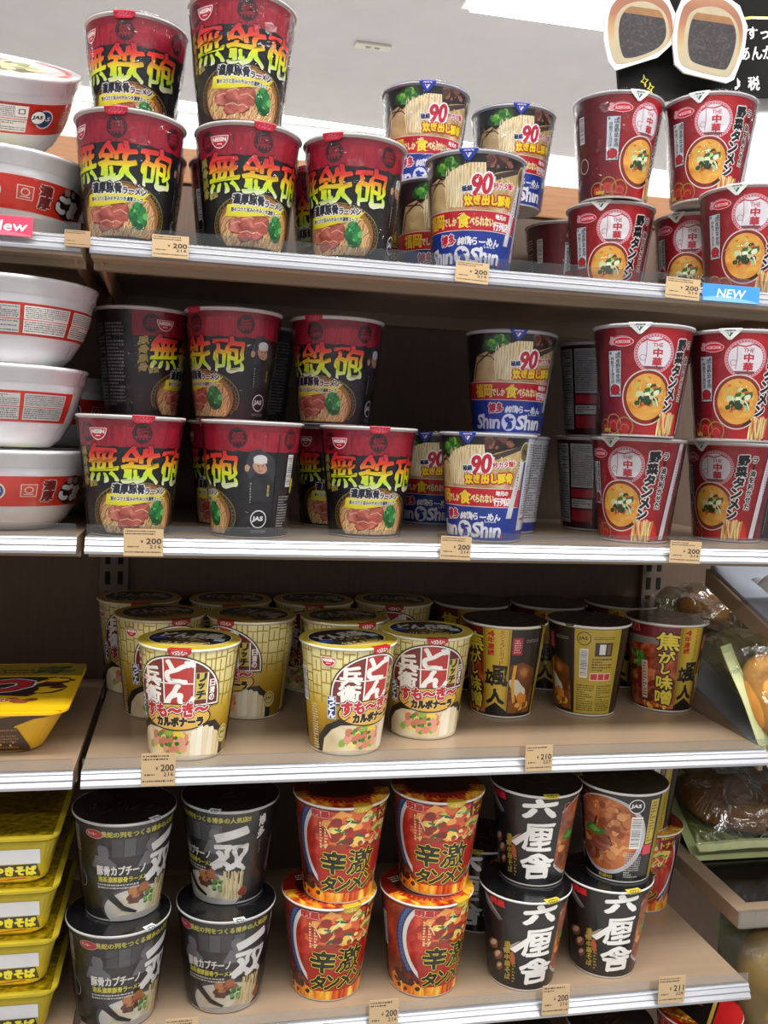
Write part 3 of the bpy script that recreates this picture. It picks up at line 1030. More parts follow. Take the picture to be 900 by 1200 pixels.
def art_issou(H):
    a = Art()
    char = photo('charcoal_print', 'noise', ['#161619', '#212124', '#2d2d31'], 2.0)
    a.rect(-132, 2, 132, H - 3, char)
    a.rect(-132, 2, -72, H - 3, ink('#222219'))
    # shop curtain and two cooks, in greys
    g1, g2, g3 = ink('#55555a'), ink('#6c6c72'), ink('#3f3f44')
    for i in range(4):
        a.rect(-50 + i * 11, 66, -40 + i * 11, 84, g1 if i % 2 else g3)
    a.blob(-58, 70, 6, 8, g2, 10, .15)
    a.poly([(-70, 56), (-66, 66), (-56, 67), (-46, 58), (-46, 54), (-70, 54)], g2)
    a.blob(-14, 74, 5, 7, g2, 10, .15)
    a.poly([(-26, 56), (-20, 68), (-10, 69), (-4, 58), (-4, 54), (-26, 54)], g2)
    # bowl
    a.ell(-22, 14, 40, 22, ink('#4a4a4c'), 50)
    a.ell(-22, 13, 37, 20, ink('#d8d6d0'), 50)
    a.ell(-19, 14, 32, 16.5, photo('foam_soup', 'noise', ['#cfc2a4', '#e6dcc4', '#f3eddc'], 2.2), 50)
    a.blob(-24, 28, 14, 6, ink('#8c4a28'), 11, .15)
    a.scatter(-24, 28, 12, 5, 16, 3.2, [ink('#b06a3c'), ink('#7c3c22'), ink('#c9854e')], 1.3, 5)
    a.scatter(-27, 21, 10, 3, 16, 2, [ink('#4a2c24'), ink('#6a4032')], 1.2, 6)
    a.scatter(-11, 21, 6, 7, 26, 1.8, [ink('#4c8a3c'), ink('#8cba5c'), ink('#2f6a30')], 1.1, 8)
    a.poly([(-66, 30), (-58, 26), (-40, 11), (-26, 7), (-24, 9), (-38, 16), (-54, 34), (-62, 36)], ink('#1c1c1e'))
    a.strands(-6, 5, 16, 38, 14, [ink('#e8d59a'), ink('#d2b46a'), ink('#f2e4b6')], 1.5, 1.6, 4)
    a.blob(17, 13, 6, 5, ink('#9a3c2c'), 9, .2)
    a.ell(-22, 3, 30, 4, ink('#bdbbb5'), 40)
    # titles
    a.glyphs('豚骨カプチーノ', -42, 52, 46, 9.4, ink('#eeeae0'), .35, rot=1)
    a.glyphs('泡系濃厚豚骨ラーメン', -40, 43, 48, 5.6, ink('#d9cf4a'), .22)
    a.smallprint(-65, 33, -24, 39, ink('#cfcfc8'), 2, 3)
    a.glyphs('長蛇の列をつくる博多の人気店!!', -20, H - 10.5, 78, 5.6, ink('#cfc450'), .25, rot=1)
    a.glyphs('一', 2, 74, 30, 7, ink('#f4f3ef'), 1.2, rot=14, rough=.8, res=3)
    a.poly([(-13, 69), (-8, 74), (-7, 68), (-12, 66)], ink('#f4f3ef'))
    a.glyphs('双', 2, 50, 34, 27, ink('#f4f3ef'), 1.2, shear=.12, rough=1.1, res=3)
    a.poly([(-20, 42), (-8, 52), (-6, 49), (-16, 40)], ink('#f4f3ef'))
    a.ell(-66, H - 12, 9, 4.4, ink('#e0b0b0'))
    a.ell(-66, H - 12, 8.3, 3.8, ink('#c02a34'))
    a.glyphs('サンヨー', -68, H - 12, 9, 2.6, ink('#f4dede'), .12)
    a.column('博多', 32, H - 9, 66, 8, ink('#f0efe8'), .4, rough=.6)
    a.smallprint(31, 50, 33.5, 64, ink('#a8a8a4'), 6, 3)
    for x in (46, -100):
        a.poly([(x, 26), (x + 4, 62), (x + 12, 62), (x + 10, 26)], ink('#77736f'))
        a.poly([(x + 3, 34), (x + 5, 50), (x + 3, 50), (x + 7, 58), (x + 10, 50), (x + 8, 50), (x + 6, 34)], ink('#a8242c'))
        a.rect(x, 26, x + 10, 29, ink('#b82a32'))
    a.rect(-98, 64, -86, H - 9, ink('#b9a8a2'))
    a.smallprint(-97, 66, -87, H - 11, ink('#8c2630'), 6, 4)
    a.smallprint(-94, 46, -88, 56, ink('#b8b8b0'), 4, 3)
    a.ring(-88, 38, 8, 9, .8, ink('#c8c8c4'))
    a.smallprint(60, 10, 126, 88, ink('#8e8e88'), 26, 3)
    return a


def art_geki(H):
    a = Art()
    a.rect(-132, 2, 132, H - 3, photo('rust_print', 'noise', ['#5a1a0c', '#93301a', '#b8482a'], 3.0))
    a.ell(4, 62, 62, 62, ink('#24396e'), 70)
    for k in range(20, 62):
        t = math.radians(k * 4.2)
        a.ring(4 + 58 * math.cos(t), 62 + 58 * math.sin(t), 2.1, 2.1, .7, ink('#7d90c0'), 4, 45, 405)
    a.ell(4, 62, 54.5, 54.5, ink('#dedbd8'), 70)
    a.ell(5, 62, 51, 51, photo('red_soup', 'noise', ['#7e150c', '#b8261a', '#d2442a', '#e06a3a'], 2.4, dist=2), 70)
    a.rect(-132, 1, 132, 3.5, ink('#e8e4dc'))
    a.rect(-132, H - 6, 132, H - 3, ink('#7a1a10'))
    r = random.Random(3)
    a.scatter(8, 72, 40, 24, 70, 4.4, [ink('#c83a22'), ink('#e06a34'), ink('#a8281a'), ink('#d95a3a'), ink('#f0a050')], 1.4, 14)
    a.scatter(12, 76, 34, 18, 26, 3.4, [ink('#e8c85a'), ink('#f0dc8a'), ink('#c9cf5a'), ink('#8a2a1c')], 1.4, 12)
    for k in range(12):
        x, y, t = r.uniform(-26, 44), r.uniform(58, 94), r.uniform(-.9, .6)
        l = r.uniform(4, 7)
        a.line([(x - l * math.cos(t), y - l * math.sin(t)), (x, y + .6), (x + l * math.cos(t), y + l * math.sin(t))], 3.0, ink(('#3f7a3a', '#5a9a44', '#2c5c30')[k % 3]), True)
    for k in range(16):
        x, y, t = r.uniform(-24, 44), r.uniform(52, 92), r.uniform(-1.2, 1.2)
        a.line([(x - 7 * math.cos(t), y - 7 * math.sin(t)), (x, y + 1), (x + 7 * math.cos(t), y + 7 * math.sin(t))], 1.5, ink(('#f0dfae', '#e8d070', '#f3e9c4')[k % 3]), True)
    a.scatter(10, 60, 30, 8, 10, 4, [ink('#6a2016'), ink('#8c3a24')], 1.3, 33)
    fl = photo('flame_print', 'noise', ['#7a1406', '#d0420e', '#f0a01e', '#fbe46a'], 2.6, (3.2, .7), dist=.8)
    pts = [(-70, 2)]
    for i in range(24):
        pts.append((-70 + i * 6, 10 + (9 if i % 2 else 2) + r.uniform(0, 5)))
    pts.append((70, 2))
    a.poly(pts, fl)
    a.scatter(-46, 18, 18, 18, 40, 3.4, [ink('#3a0d0a'), ink('#24100e'), ink('#6a2218'), ink('#4a1610')], 1.2, 9, 4)
    yl, bk = ink('#d8cf3c'), ink('#181410')
    a.poly([(-30, 12), (-34, 34), (-22, 58), (20, 62), (36, 56), (38, 22), (30, 12)], ink('#a81a14'))
    a.glyphs('辛', -15, 44, 25, 24, bk, 1.0, [(.7, yl), (1.0, ink('#8e1610'))], shear=.08, rough=.7, res=3)
    a.glyphs('激', 14, 45, 28, 26, bk, .5, [(.6, yl), (1.0, ink('#8e1610'))], shear=.08, rough=.7, res=3)
    for ch, u, w in (('タ', -20, 16), ('ン', -4, 15), ('メ', 11, 15), ('ン', 26, 15)):
        a.glyphs(ch, u, 22 + u * .05, w, 15, bk, .8, [(.7, yl), (1.0, ink('#8e1610'))], shear=.22, rough=.5, res=3)
    a.glyphs('明星', -28, H - 9, 17, 6.4, ink('#b8242e'), .5, [(.6, ink('#e8b0a0'))])
    a.poly([(28, H - 4), (28, 84), (48, 80), (50, H - 4)], ink('#7c1612'))
    a.glyphs('トナリ', 41, 89, 20, 8, ink('#d9c23c'), .4)
    a.glyphs('東京タンメン', 40, 98, 19, 3.2, ink('#d9c23c'), .15, res=1)
    for x in (-29, -24):
        a.smallprint(x, 58, x + 3, 86, ink('#e8d0a0'), 9, int(40 + x), .8)
    a.rect(62, 6, 104, H - 8, ink('#4a140c'))
    info_panel(a, 64, 102, 8, H - 10, None, '#d0b89a', 7, 26)
    a.barcode(-84, 44, -74, 80)
    a.rect(-128, 6, -92, H - 8, ink('#4a140c'))
    info_panel(a, -126, -94, 8, H - 10, None, '#d0b89a', 9, 26)
    return a


def art_rikurin(H):
    a = Art()
    blk = photo('black_print', 'noise', ['#0e0d0f', '#141316', '#1c1b1e'], 1.6)
    a.rect(-132, 2, 132, H - 3, blk)
    # bowl of soup with meat
    a.ell(57, 52, 45, 44, ink('#b9b7bd'), 60)
    a.ell(55, 53, 41, 41, photo('brown_soup', 'noise', ['#5a230e', '#96481e', '#c4713a', '#d99a5c'], 2.6, dist=2), 60)
    a.scatter(58, 54, 30, 32, 60, 4, [ink('#b86a34'), ink('#d99a5a'), ink('#8a3c1a'), ink('#c98048')], 1.1, 8)
    meat = photo('roast_meat', 'noise', ['#5e2618', '#94503a', '#b87a62'], 4.0)
    for x, y, rx, ry in ((36, 72, 11, 14), (52, 42, 13, 10), (36, 28, 10, 9)):
        a.blob(x + .8, y - .8, rx, ry, ink('#4a1c10'), 7, .15)
        a.blob(x, y, rx, ry, meat, 7, .15)
    for k in range(5):
        a.ring(32 + k * 4, 88 - k * 2, 5, 5, 1.0, ink('#b8563a'))
    a.poly([(30, 52), (36, 62), (48, 58), (60, 56), (52, 50), (40, 49)], ink('#3c7a34'))
    a.poly([(34, 53), (42, 59), (52, 54), (44, 51)], ink('#6aa84e'))
    a.poly([(23, 8), (26, 96), (14, 98), (12, 60), (10, 8)], blk)
    # light beam, mushrooms
    a.poly([(-58, 100), (-36, 76), (-40, 74), (-60, 86)], ink('#5a5759'))
    a.poly([(-60, 92), (-36, 76), (-42, 82), (-60, 98)], ink('#8c888a'))
    for x, y, rx, ry in ((-50, 44, 9, 6), (-44, 34, 8, 5), (-42, 22, 6, 4)):
        a.blob(x, y, rx, ry, ink('#7a4a34'), 11, .12)
        a.blob(x, y + 1, rx * .7, ry * .5, ink('#c9a88c'), 10, .1)
    a.poly([(-36, 44), (-20, 56), (-16, 58), (-34, 40)], ink('#a8958a'))
    a.column('濃厚中華そば', -31, 54, 10, 6.4, ink('#a8902e'), .35, rough=.5)
    a.smallprint(-25, 8, -21.5, 40, ink('#a0862c'), 9, 4)
    a.blob(-25, 36, 3, 8, ink('#b05a34'), 9, .2)
    # three brush characters
    wh = ink('#f3f2f0')
    a.glyphs('六', 2, 88, 32, 21, wh, 1.5, rough=1.0, shear=.05, rot=4, res=3)
    a.glyphs('厘', 2, 56, 32, 30, wh, .85, rough=1.0, shear=.12, rot=2, res=3)
    a.poly([(-28, 46), (-10, 62), (-8, 56), (-22, 43)], wh)
    a.glyphs('舎', 3, 24, 37, 28, wh, 1.15, rough=1.0, shear=.04, rot=2, res=3)
    a.glyphs('明星', -42, H - 9, 17, 6.4, ink('#c8202e'), .6)
    # information side
    a.jas(88, 88, 8, ink('#e4e4e4'), ink('#141315'))
    a.barcode(84, 40, 96, 76)
    a.smallprint(80, 6, 100, 36, ink('#b0aeb0'), 12, 6)
    a.rect(103, 44, 114, H - 8, ink('#bfa63a'))
    a.smallprint(104.5, 46, 112.5, H - 10, ink('#4a3e16'), 14, 2)
    a.rect(101, 32, 114, 43, ink('#d0344a'))
    a.glyphs('熱湯4分', 58, 5.5, 18, 4, ink('#a8962e'), .2)
    a.rect(118, 3, 132, H - 4, ink('#a8912e'))
    a.rect(-132, 3, -72, H - 4, ink('#1c1b1d'))
    info_panel(a, -128, -76, 8, H - 10, None, '#8c8a8c', 5, 26)
    return a


def lid_plain(c1, c2, c3, seed=1, strokes=30):
    a = Art()
    a.ell(0, 0, 48.4, 48.4, ink(c1, .25), 64)
    r = random.Random(seed)
    for i in range(strokes):
        t, q = r.uniform(0, 6.28), r.uniform(0, 30)
        x, y, d = q * math.cos(t), q * math.sin(t), r.uniform(-.6, .6)
        l = r.uniform(3, 8)
        a.line([(x - l * math.cos(d), y - l * math.sin(d)), (x, y + r.uniform(-1, 1)), (x + l * math.cos(d), y + l * math.sin(d))], r.uniform(.7, 1.8), ink(c2 if i % 2 else c3))
    return a


def lid_donbei():
    a = Art()
    a.ell(0, 0, 48.4, 48.4, ink('#d9c23a', .3), 64)
    a.ell(0, 3, 40, 37, ink(W_), 60)
    a.ell(0, 3, 39, 36, ink('#22201f'), 60)
    a.ell(0, -24, 22, 9, ink('#c9a94a'), 40)
    a.glyphs('どん兵衛', 0, 12, 58, 22, ink('#c9c6c0'), 1.0, rough=.6)
    a.glyphs('カルボナーラ', 0, -20, 44, 10, ink('#1c1816'), .7, [(.8, ink('#dcc878'))])
    a.rect(-36, -6, -22, 4, ink('#2c4c9a'))
    a.rect(24, -8, 34, 4, ink('#b9cfe0'))
    a.scatter(0, -6, 20, 6, 14, 2.6, [ink('#8a8a60'), ink('#7a3a30'), ink('#b8a860')], 1.3, 4)
    return a


def lid_geki():
    a = Art()
    a.ell(0, 0, 48.4, 48.4, ink('#7a1a12', .25), 64)
    a.ell(0, 6, 34, 30, ink('#3a100c', .25), 60)
    fl = photo('lid_flame', 'noise', ['#5a0e06', '#b8300e', '#e8a01e', '#f6e05a'], 4.0, (1.5, 1.0), dist=1.2)
    pts = []
    for k in range(41):
        t = math.radians(180 + 4.5 * k)
        pts.append((48.3 * math.cos(t), 48.3 * math.sin(t)))
    for k in range(40, -1, -1):
        t = math.radians(180 + 4.5 * k)
        q = 34 + (5 if k % 2 else -2)
        pts.append((q * math.cos(t), q * math.sin(t)))
    n = len(pts) // 2
    vs = pts
    a.raw(vs, [(i, i + 1, 2 * n - 2 - i, 2 * n - 1 - i) for i in range(n - 1)], fl)
    a.smallprint(-30, 18, -10, 30, ink('#c8b8a8'), 3, 2)
    return a


# ------------------------------------------------------------------ the setting
SZ = {1: 0.1630, 2: -0.0952, 3: -0.3060, 4: -0.5608, 5: -0.7350}
BX0, BX1 = -0.0895, 0.597            # the bay's left and right ends
BACKY = 0.335

tan = plain('tan_laminate', '#9e8871', .32, noise=.05, nscale=9, stretch=(1, 14, 1), coat=.25)
tan_metal = plain('tan_painted_steel', '#a5866c', .42, noise=.04, nscale=20)
brown_back = plain('brown_back_board', '#6e594b', .6, noise=.08, nscale=30, stretch=(8, 1, .6))
wood = plain('light_wood_grain', '#b07f58', .5, noise=.12, nscale=14, stretch=(1.5, 1, 18))
rail_metal = plain('brushed_aluminium', '#aeb0b7', .3, metal=.45, noise=.03, nscale=30, stretch=(1, 40, 40))
upright_metal = plain('upright_paint', '#6d5c50', .45, noise=.04)
slot_black = plain('slot_black', '#080706', .8, noise=.1)
rail_clear = clear('rail_clear_plastic', '#f4f6f8', .12, .1)
ceil_mat = plain('ceiling_board', '#c6c3c4', .9, noise=.03, nscale=9, bump=.15)
wall_mat = plain('store_wall_paint', '#dedcda', .9, noise=.02, nscale=5)
floor_mat = plain('floor_vinyl', '#c9c4bc', .35, noise=.05, nscale=6)
lamp_mat = bpy.data.materials.new('lamp_diffuser_glow')
lamp_mat.use_nodes = True
_b = lamp_mat.node_tree.nodes['Principled BSDF']
_b.inputs['Emission Color'].default_value = (1, .98, .95, 1)
_b.inputs['Emission Strength'].default_value = 5.0
white_plastic = plain('white_plastic', '#e9e8e6', .4, noise=.02)

CZ = 1.10
structure(MB().prism([(-4, -4), (5, -4), (5, 2.86), (1.33, 2.55), (.34, 2.46), (-4, 2.06)], CZ, CZ + .03, ceil_mat, lambda a, b, d: (a, b, d)).build('ceiling'))
structure(MB().box(-4, 2.85, -1.4, 5, 2.92, CZ + .4, wall_mat).build('wall_back'))
structure(MB().box(-4, -4, -1.42, 5, 2.92, -1.40, floor_mat).build('floor'))
structure(MB().box(-4, 1.9, CZ + .12, 5, 2.85, CZ + .15, wall_mat).build('trim_1'))


def ceiling_lamp(label, x0, x1, y, z, w, nm='ceiling_lamp'):
    t = thing(nm, label, 'ceiling light', ((x0 + x1) / 2, y, z))
    h = (x1 - x0) / 2
    MB().box(-h, -w / 2, .0, h, w / 2, .035, white_plastic, .004).build('lamp_housing', t)
    MB().box(-h + .02, -w / 2 + .015, -.012, h - .02, w / 2 - .015, -.0005, lamp_mat, .004).build('diffuser', t)
    return t


ceiling_lamp('long bright cove lamp glowing along the far edge of the ceiling', -3.0, 5.0, 2.70, CZ + .085, .14)
ceiling_lamp('bright white ceiling lamp strip above the bean bun cutout', .62, 2.6, 1.36, CZ - .036, .17)
t = thing('ceiling_vent_plate', 'small pale rectangular plate on the grey ceiling', 'plate', (.47, 1.80, CZ))
MB().box(-.05, -.018, -.008, .05, .018, -.0002, plain('plate_cream', '#cfcbbd', .6, noise=.03), .002).build('plate', t)
MB().box(-.02, -.004, -.0105, -.006, .004, -.0075, plain('plate_slot', '#a9a598', .6, noise=.03)).box(.006, -.004, -.0105, .02, .004, -.0075, plain('plate_slot', '#a9a598')).build('slot', t)

# shelving: back board, uprights, shelf boards with rails
t = thing('shelf_back_board', 'dark brown back board behind the noodle shelves, capped with light wood', 'back board', (.25, BACKY, -1.4))
MB().box(-1.4, 0, 0, .53, .02, 1.705, brown_back).build('board', t)
MB().box(-1.4, -.004, 1.7, .53, .026, 1.742, wood, .002).build('top_cap', t)


def upright(x, label):
    t = thing('slotted_upright', label, 'upright', (x, BACKY - .012, -1.4))
    MB().box(-.017, 0, 0, .017, .0115, 1.69, upright_metal, .001).build('post', t)
    m = MB()
    for k in range(60):
        z = .16 + k * .025
        for s in (-.0075, .0075):
            m.box(s - .003, -.0012, z, s + .003, .0005, z + .016, slot_black)
    m.build('slots', t)


upright(-.088, 'slotted steel upright behind the yellow udon cups at the bay division')
upright(.632, 'slotted steel upright at the right end, behind the miso cups')


def shelf_board(z, x0, x1, label, fence=.0112, depth=BACKY - .016):
    t = thing('shelf_board', label, 'shelf', ((x0 + x1) / 2, 0, z))
    h = (x1 - x0) / 2
    m = MB()
    m.extrude_x([(.002, -.0006), (.002, -.013), (.006, -.016), (.03, -.016), (.03, -.022), (.04, -.022), (.04, -.006), (depth - .02, -.006), (depth - .02, -.02), (depth, -.02), (depth, -.0006)], -h, h, tan)
    m.build('deck', t)
    m = MB()
    m.extrude_x([(.0018, -.0003), (-.0004, .0003), (-.0030, -.0012), (-.0038, -.0022), (-.0034, -.0034), (-.0060, -.0066), (-.0062, -.0072), (-.0054, -.0082), (-.0078, -.0112), (-.0084, -.0120), (-.0082, -.0145), (.0018, -.0145)], -h, h, rail_metal)
    m.build('front_rail', t)
    m = MB()
    m.extrude_x([(-.0006, .0006), (-.0020, -.0006), (-.0022, fence - .0008), (-.0010, fence)], -h + .001, h - .001, rail_clear)
    m.build('price_rail', t)
    for s in (-1, 1):
        b = MB()
        b.prism([(.02, -.0065), (.02, -.018), (depth - .03, -.05), (depth, -.05), (depth, -.0065)], s * h - s * .006, s * h - s * .009, tan_metal, lambda a, c, d: (d, a, c))
        b.build('bracket', t)
    return t


SHELF_NAMES = {1: 'top shelf board holding the highest rows of noodle cups', 2: 'second shelf board under two tiers of red and blue cups',
               3: 'third shelf board holding yellow udon cups and miso cups', 4: 'fourth shelf board under stacked black and red cups',
               5: 'lowest shelf board under the lids at the bottom of the picture'}
LEFT_NAMES = {1: 'left bay shelf board under the tilted white bowl', 2: 'left bay shelf board under three stacked white bowls',
              3: 'left bay shelf board under the yellow noodle box', 4: 'left bay shelf board under the stacked gold boxes'}
for k in range(1, 6):
    shelf_board(SZ[k], BX0 + .001, BX1 if k > 2 else .640, SHELF_NAMES[k])
for k in range(1, 5):
    shelf_board(SZ[k], -.78, BX0 - .006, LEFT_NAMES[k])

# ------------------------------------------------------------------ noodle cups
DIM = {'M': (.1077, .0349, .0490), 'S': (.1064, .0355, .0490), 'T': (.1085, .0355, .0502), 'D': (.1084, .0351, .0490),
       'R': (.1070, .0345, .0490), 'I': (.0995, .0354, .0490), 'G': (.1029, .0348, .0488), 'L': (.1026, .0340, .0488)}
BODY = {'M': '#e8e5e2', 'S': '#cfd0d6', 'T': '#dcdadc', 'D': '#ece6d2', 'R': '#e6e2da', 'I': '#d4d3d0', 'G': '#e6e2dc', 'L': '#dfdedc'}
KIND = {
    'M': (art_muteppou, lambda: lid_plain('#8f1226', '#d0b0b0', '#2a1418', 2), ('#b5162f', '#c9506a', 0, .020)),
    'S': (art_shin, lambda: lid_plain('#1d3c9c', '#d8dae4', '#c8203c', 3), ('#1c3a9a', '#e6d2e2', 6, .018)),
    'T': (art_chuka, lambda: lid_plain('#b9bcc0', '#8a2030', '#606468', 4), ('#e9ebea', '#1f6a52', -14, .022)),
    'D': (art_donbei, lid_donbei, ('#c01c2a', '#f0e6e0', 2, .022)),
    'R': (art_miso, lambda: lid_plain('#191412', '#4a3a1c', '#3a1a14', 5), ('#1c1714', '#8a7a2a', 70, .012)),
    'I': (art_issou, lambda: lid_plain('#121214', '#2a2a2c', '#3a3a3c', 6, 10), ('#d8dadb', '#2c4a5a', -18, .012)),
    'G': (art_geki, lid_geki, ('#c9a92c', '#f0dc6a', 14, .020)),
    'L': (art_rikurin, lambda: lid_plain('#111113', '#3a3a3c', '#6a1a24', 7, 12), ('#d4c23a', '#6a5c1a', 16, .018)),
}
MESH = {}
FILM = {}
film = clear('shrink_film', '#fdfdff', .015, .07, .6, 34)


def cup_kind(k):
    """meshes shared by every cup of one print: cup body, printed sleeve, lid, pull tab"""
    h, rb, rt = DIM[k]
    body = plain('cup_paper_' + k, BODY[k], .4, noise=.02)
    m = MB()
    rw = rt - .0024                       # wall radius just under the rim
    rim = [(rw + .0012 + .0013 * math.cos(a), h - .0014 + .0013 * math.sin(a)) for a in [math.radians(x) for x in range(-110, 150, 20)]]
    prof = [(rb - .0028, .0035), (rb - .002, .0), (rb - .0002, .0), (rb, .0006), (rw, h - .0036)] + rim + [(rw - .0014, h - .0016)]
    m.lathe(prof, body, 80, cap0=True)
    me_body = m.build('cup_body', mesh_only=True)
    fn, lidfn, (tc, tc2, tdeg, tw) = KIND[k]
    art = fn(h * 1000)
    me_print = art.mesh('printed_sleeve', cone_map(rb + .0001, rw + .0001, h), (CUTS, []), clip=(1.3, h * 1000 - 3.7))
    me_lid = lidfn().mesh('lid', lambda x, y, d: (Vector((x * .001, y * .001, h + .0001 + d)), Vector((0, 0, 1))), dz=1e-6)
    # pull tab: lies on the lid edge, folds over the rim and hangs down the wall
    a = Art()
    w = tw * 1000
    if k in 'TS':
        a.poly([(-w / 2, 0), (-w / 2, 7), (-1.5, 16), (1.5, 16), (w / 2, 7), (w / 2, 0)], ink(tc))
        a.poly([(-3, 9), (0, 13.5), (3, 9)], ink(tc2))
        a.rect(-5, 6.4, 5, 7.6, ink(tc2))
    else:
        L = 12 if k in 'MDG' else 8
        a.poly([(-w / 2, 0), (-w / 2, L - 3), (-w / 3, L), (w / 3, L - .6), (w / 2, L - 3.4), (w / 2, 0)], ink(tc))
        a.ell(0, L - 3.4, w * .34, 2.2, ink(tc2))
        a.rect(-w * .25, L - 4, w * .25, L - 2.9, ink(tc))
    L2 = 5.0

    def tabfn(x, y, d):
        ang = x * .001 / rt + math.radians(tdeg)
        wob = .0003 * math.sin(x * 1.9 + y * 1.3)
        if y < L2:
            r, z = rt - .0055 + y * .001 * 1.14, h + .0004 + d * .1
        else:
            q = (y - L2) * .001
            r, z = rt + .0006 + d - .25 * q + wob + .0002, h + .0003 - q
        return Vector((r * math.sin(ang), -r * math.cos(ang), z))
    me_tab = a.mesh('pull_tab', tabfn, ([i * 1.5 - 15 for i in range(21)], [2, 4, 4.99, 5.01, 6, 7.5, 9, 11, 13]), 2e-5)
    me_wrap = None
    if k in 'MSTI':
        fm = MB()

        def wfn(u, v, q=len(k) + ord(k)):
            t = 2 * math.pi * u
            z = .001 + (h + .0004) * v
            r = rb + (rw - rb) * min(1, z / (h - .004)) + .0013
            r += .00045 * math.sin(5 * t + 9 * v + q) * math.sin(7 * v + 3 * t) + .0003 * math.sin(17 * t - 6 * v)
            if v > .965:
                r = rt + .0004
            return (r * math.sin(t), -r * math.cos(t), z)
        fm.grid(96, 30, wfn, film, True, True)
        me_wrap = fm.build('shrink_film', mesh_only=True)
    FILM[k] = me_wrap
    MESH[k] = (me_body, me_print, me_lid, me_tab)


for k in KIND:
    cup_kind(k)

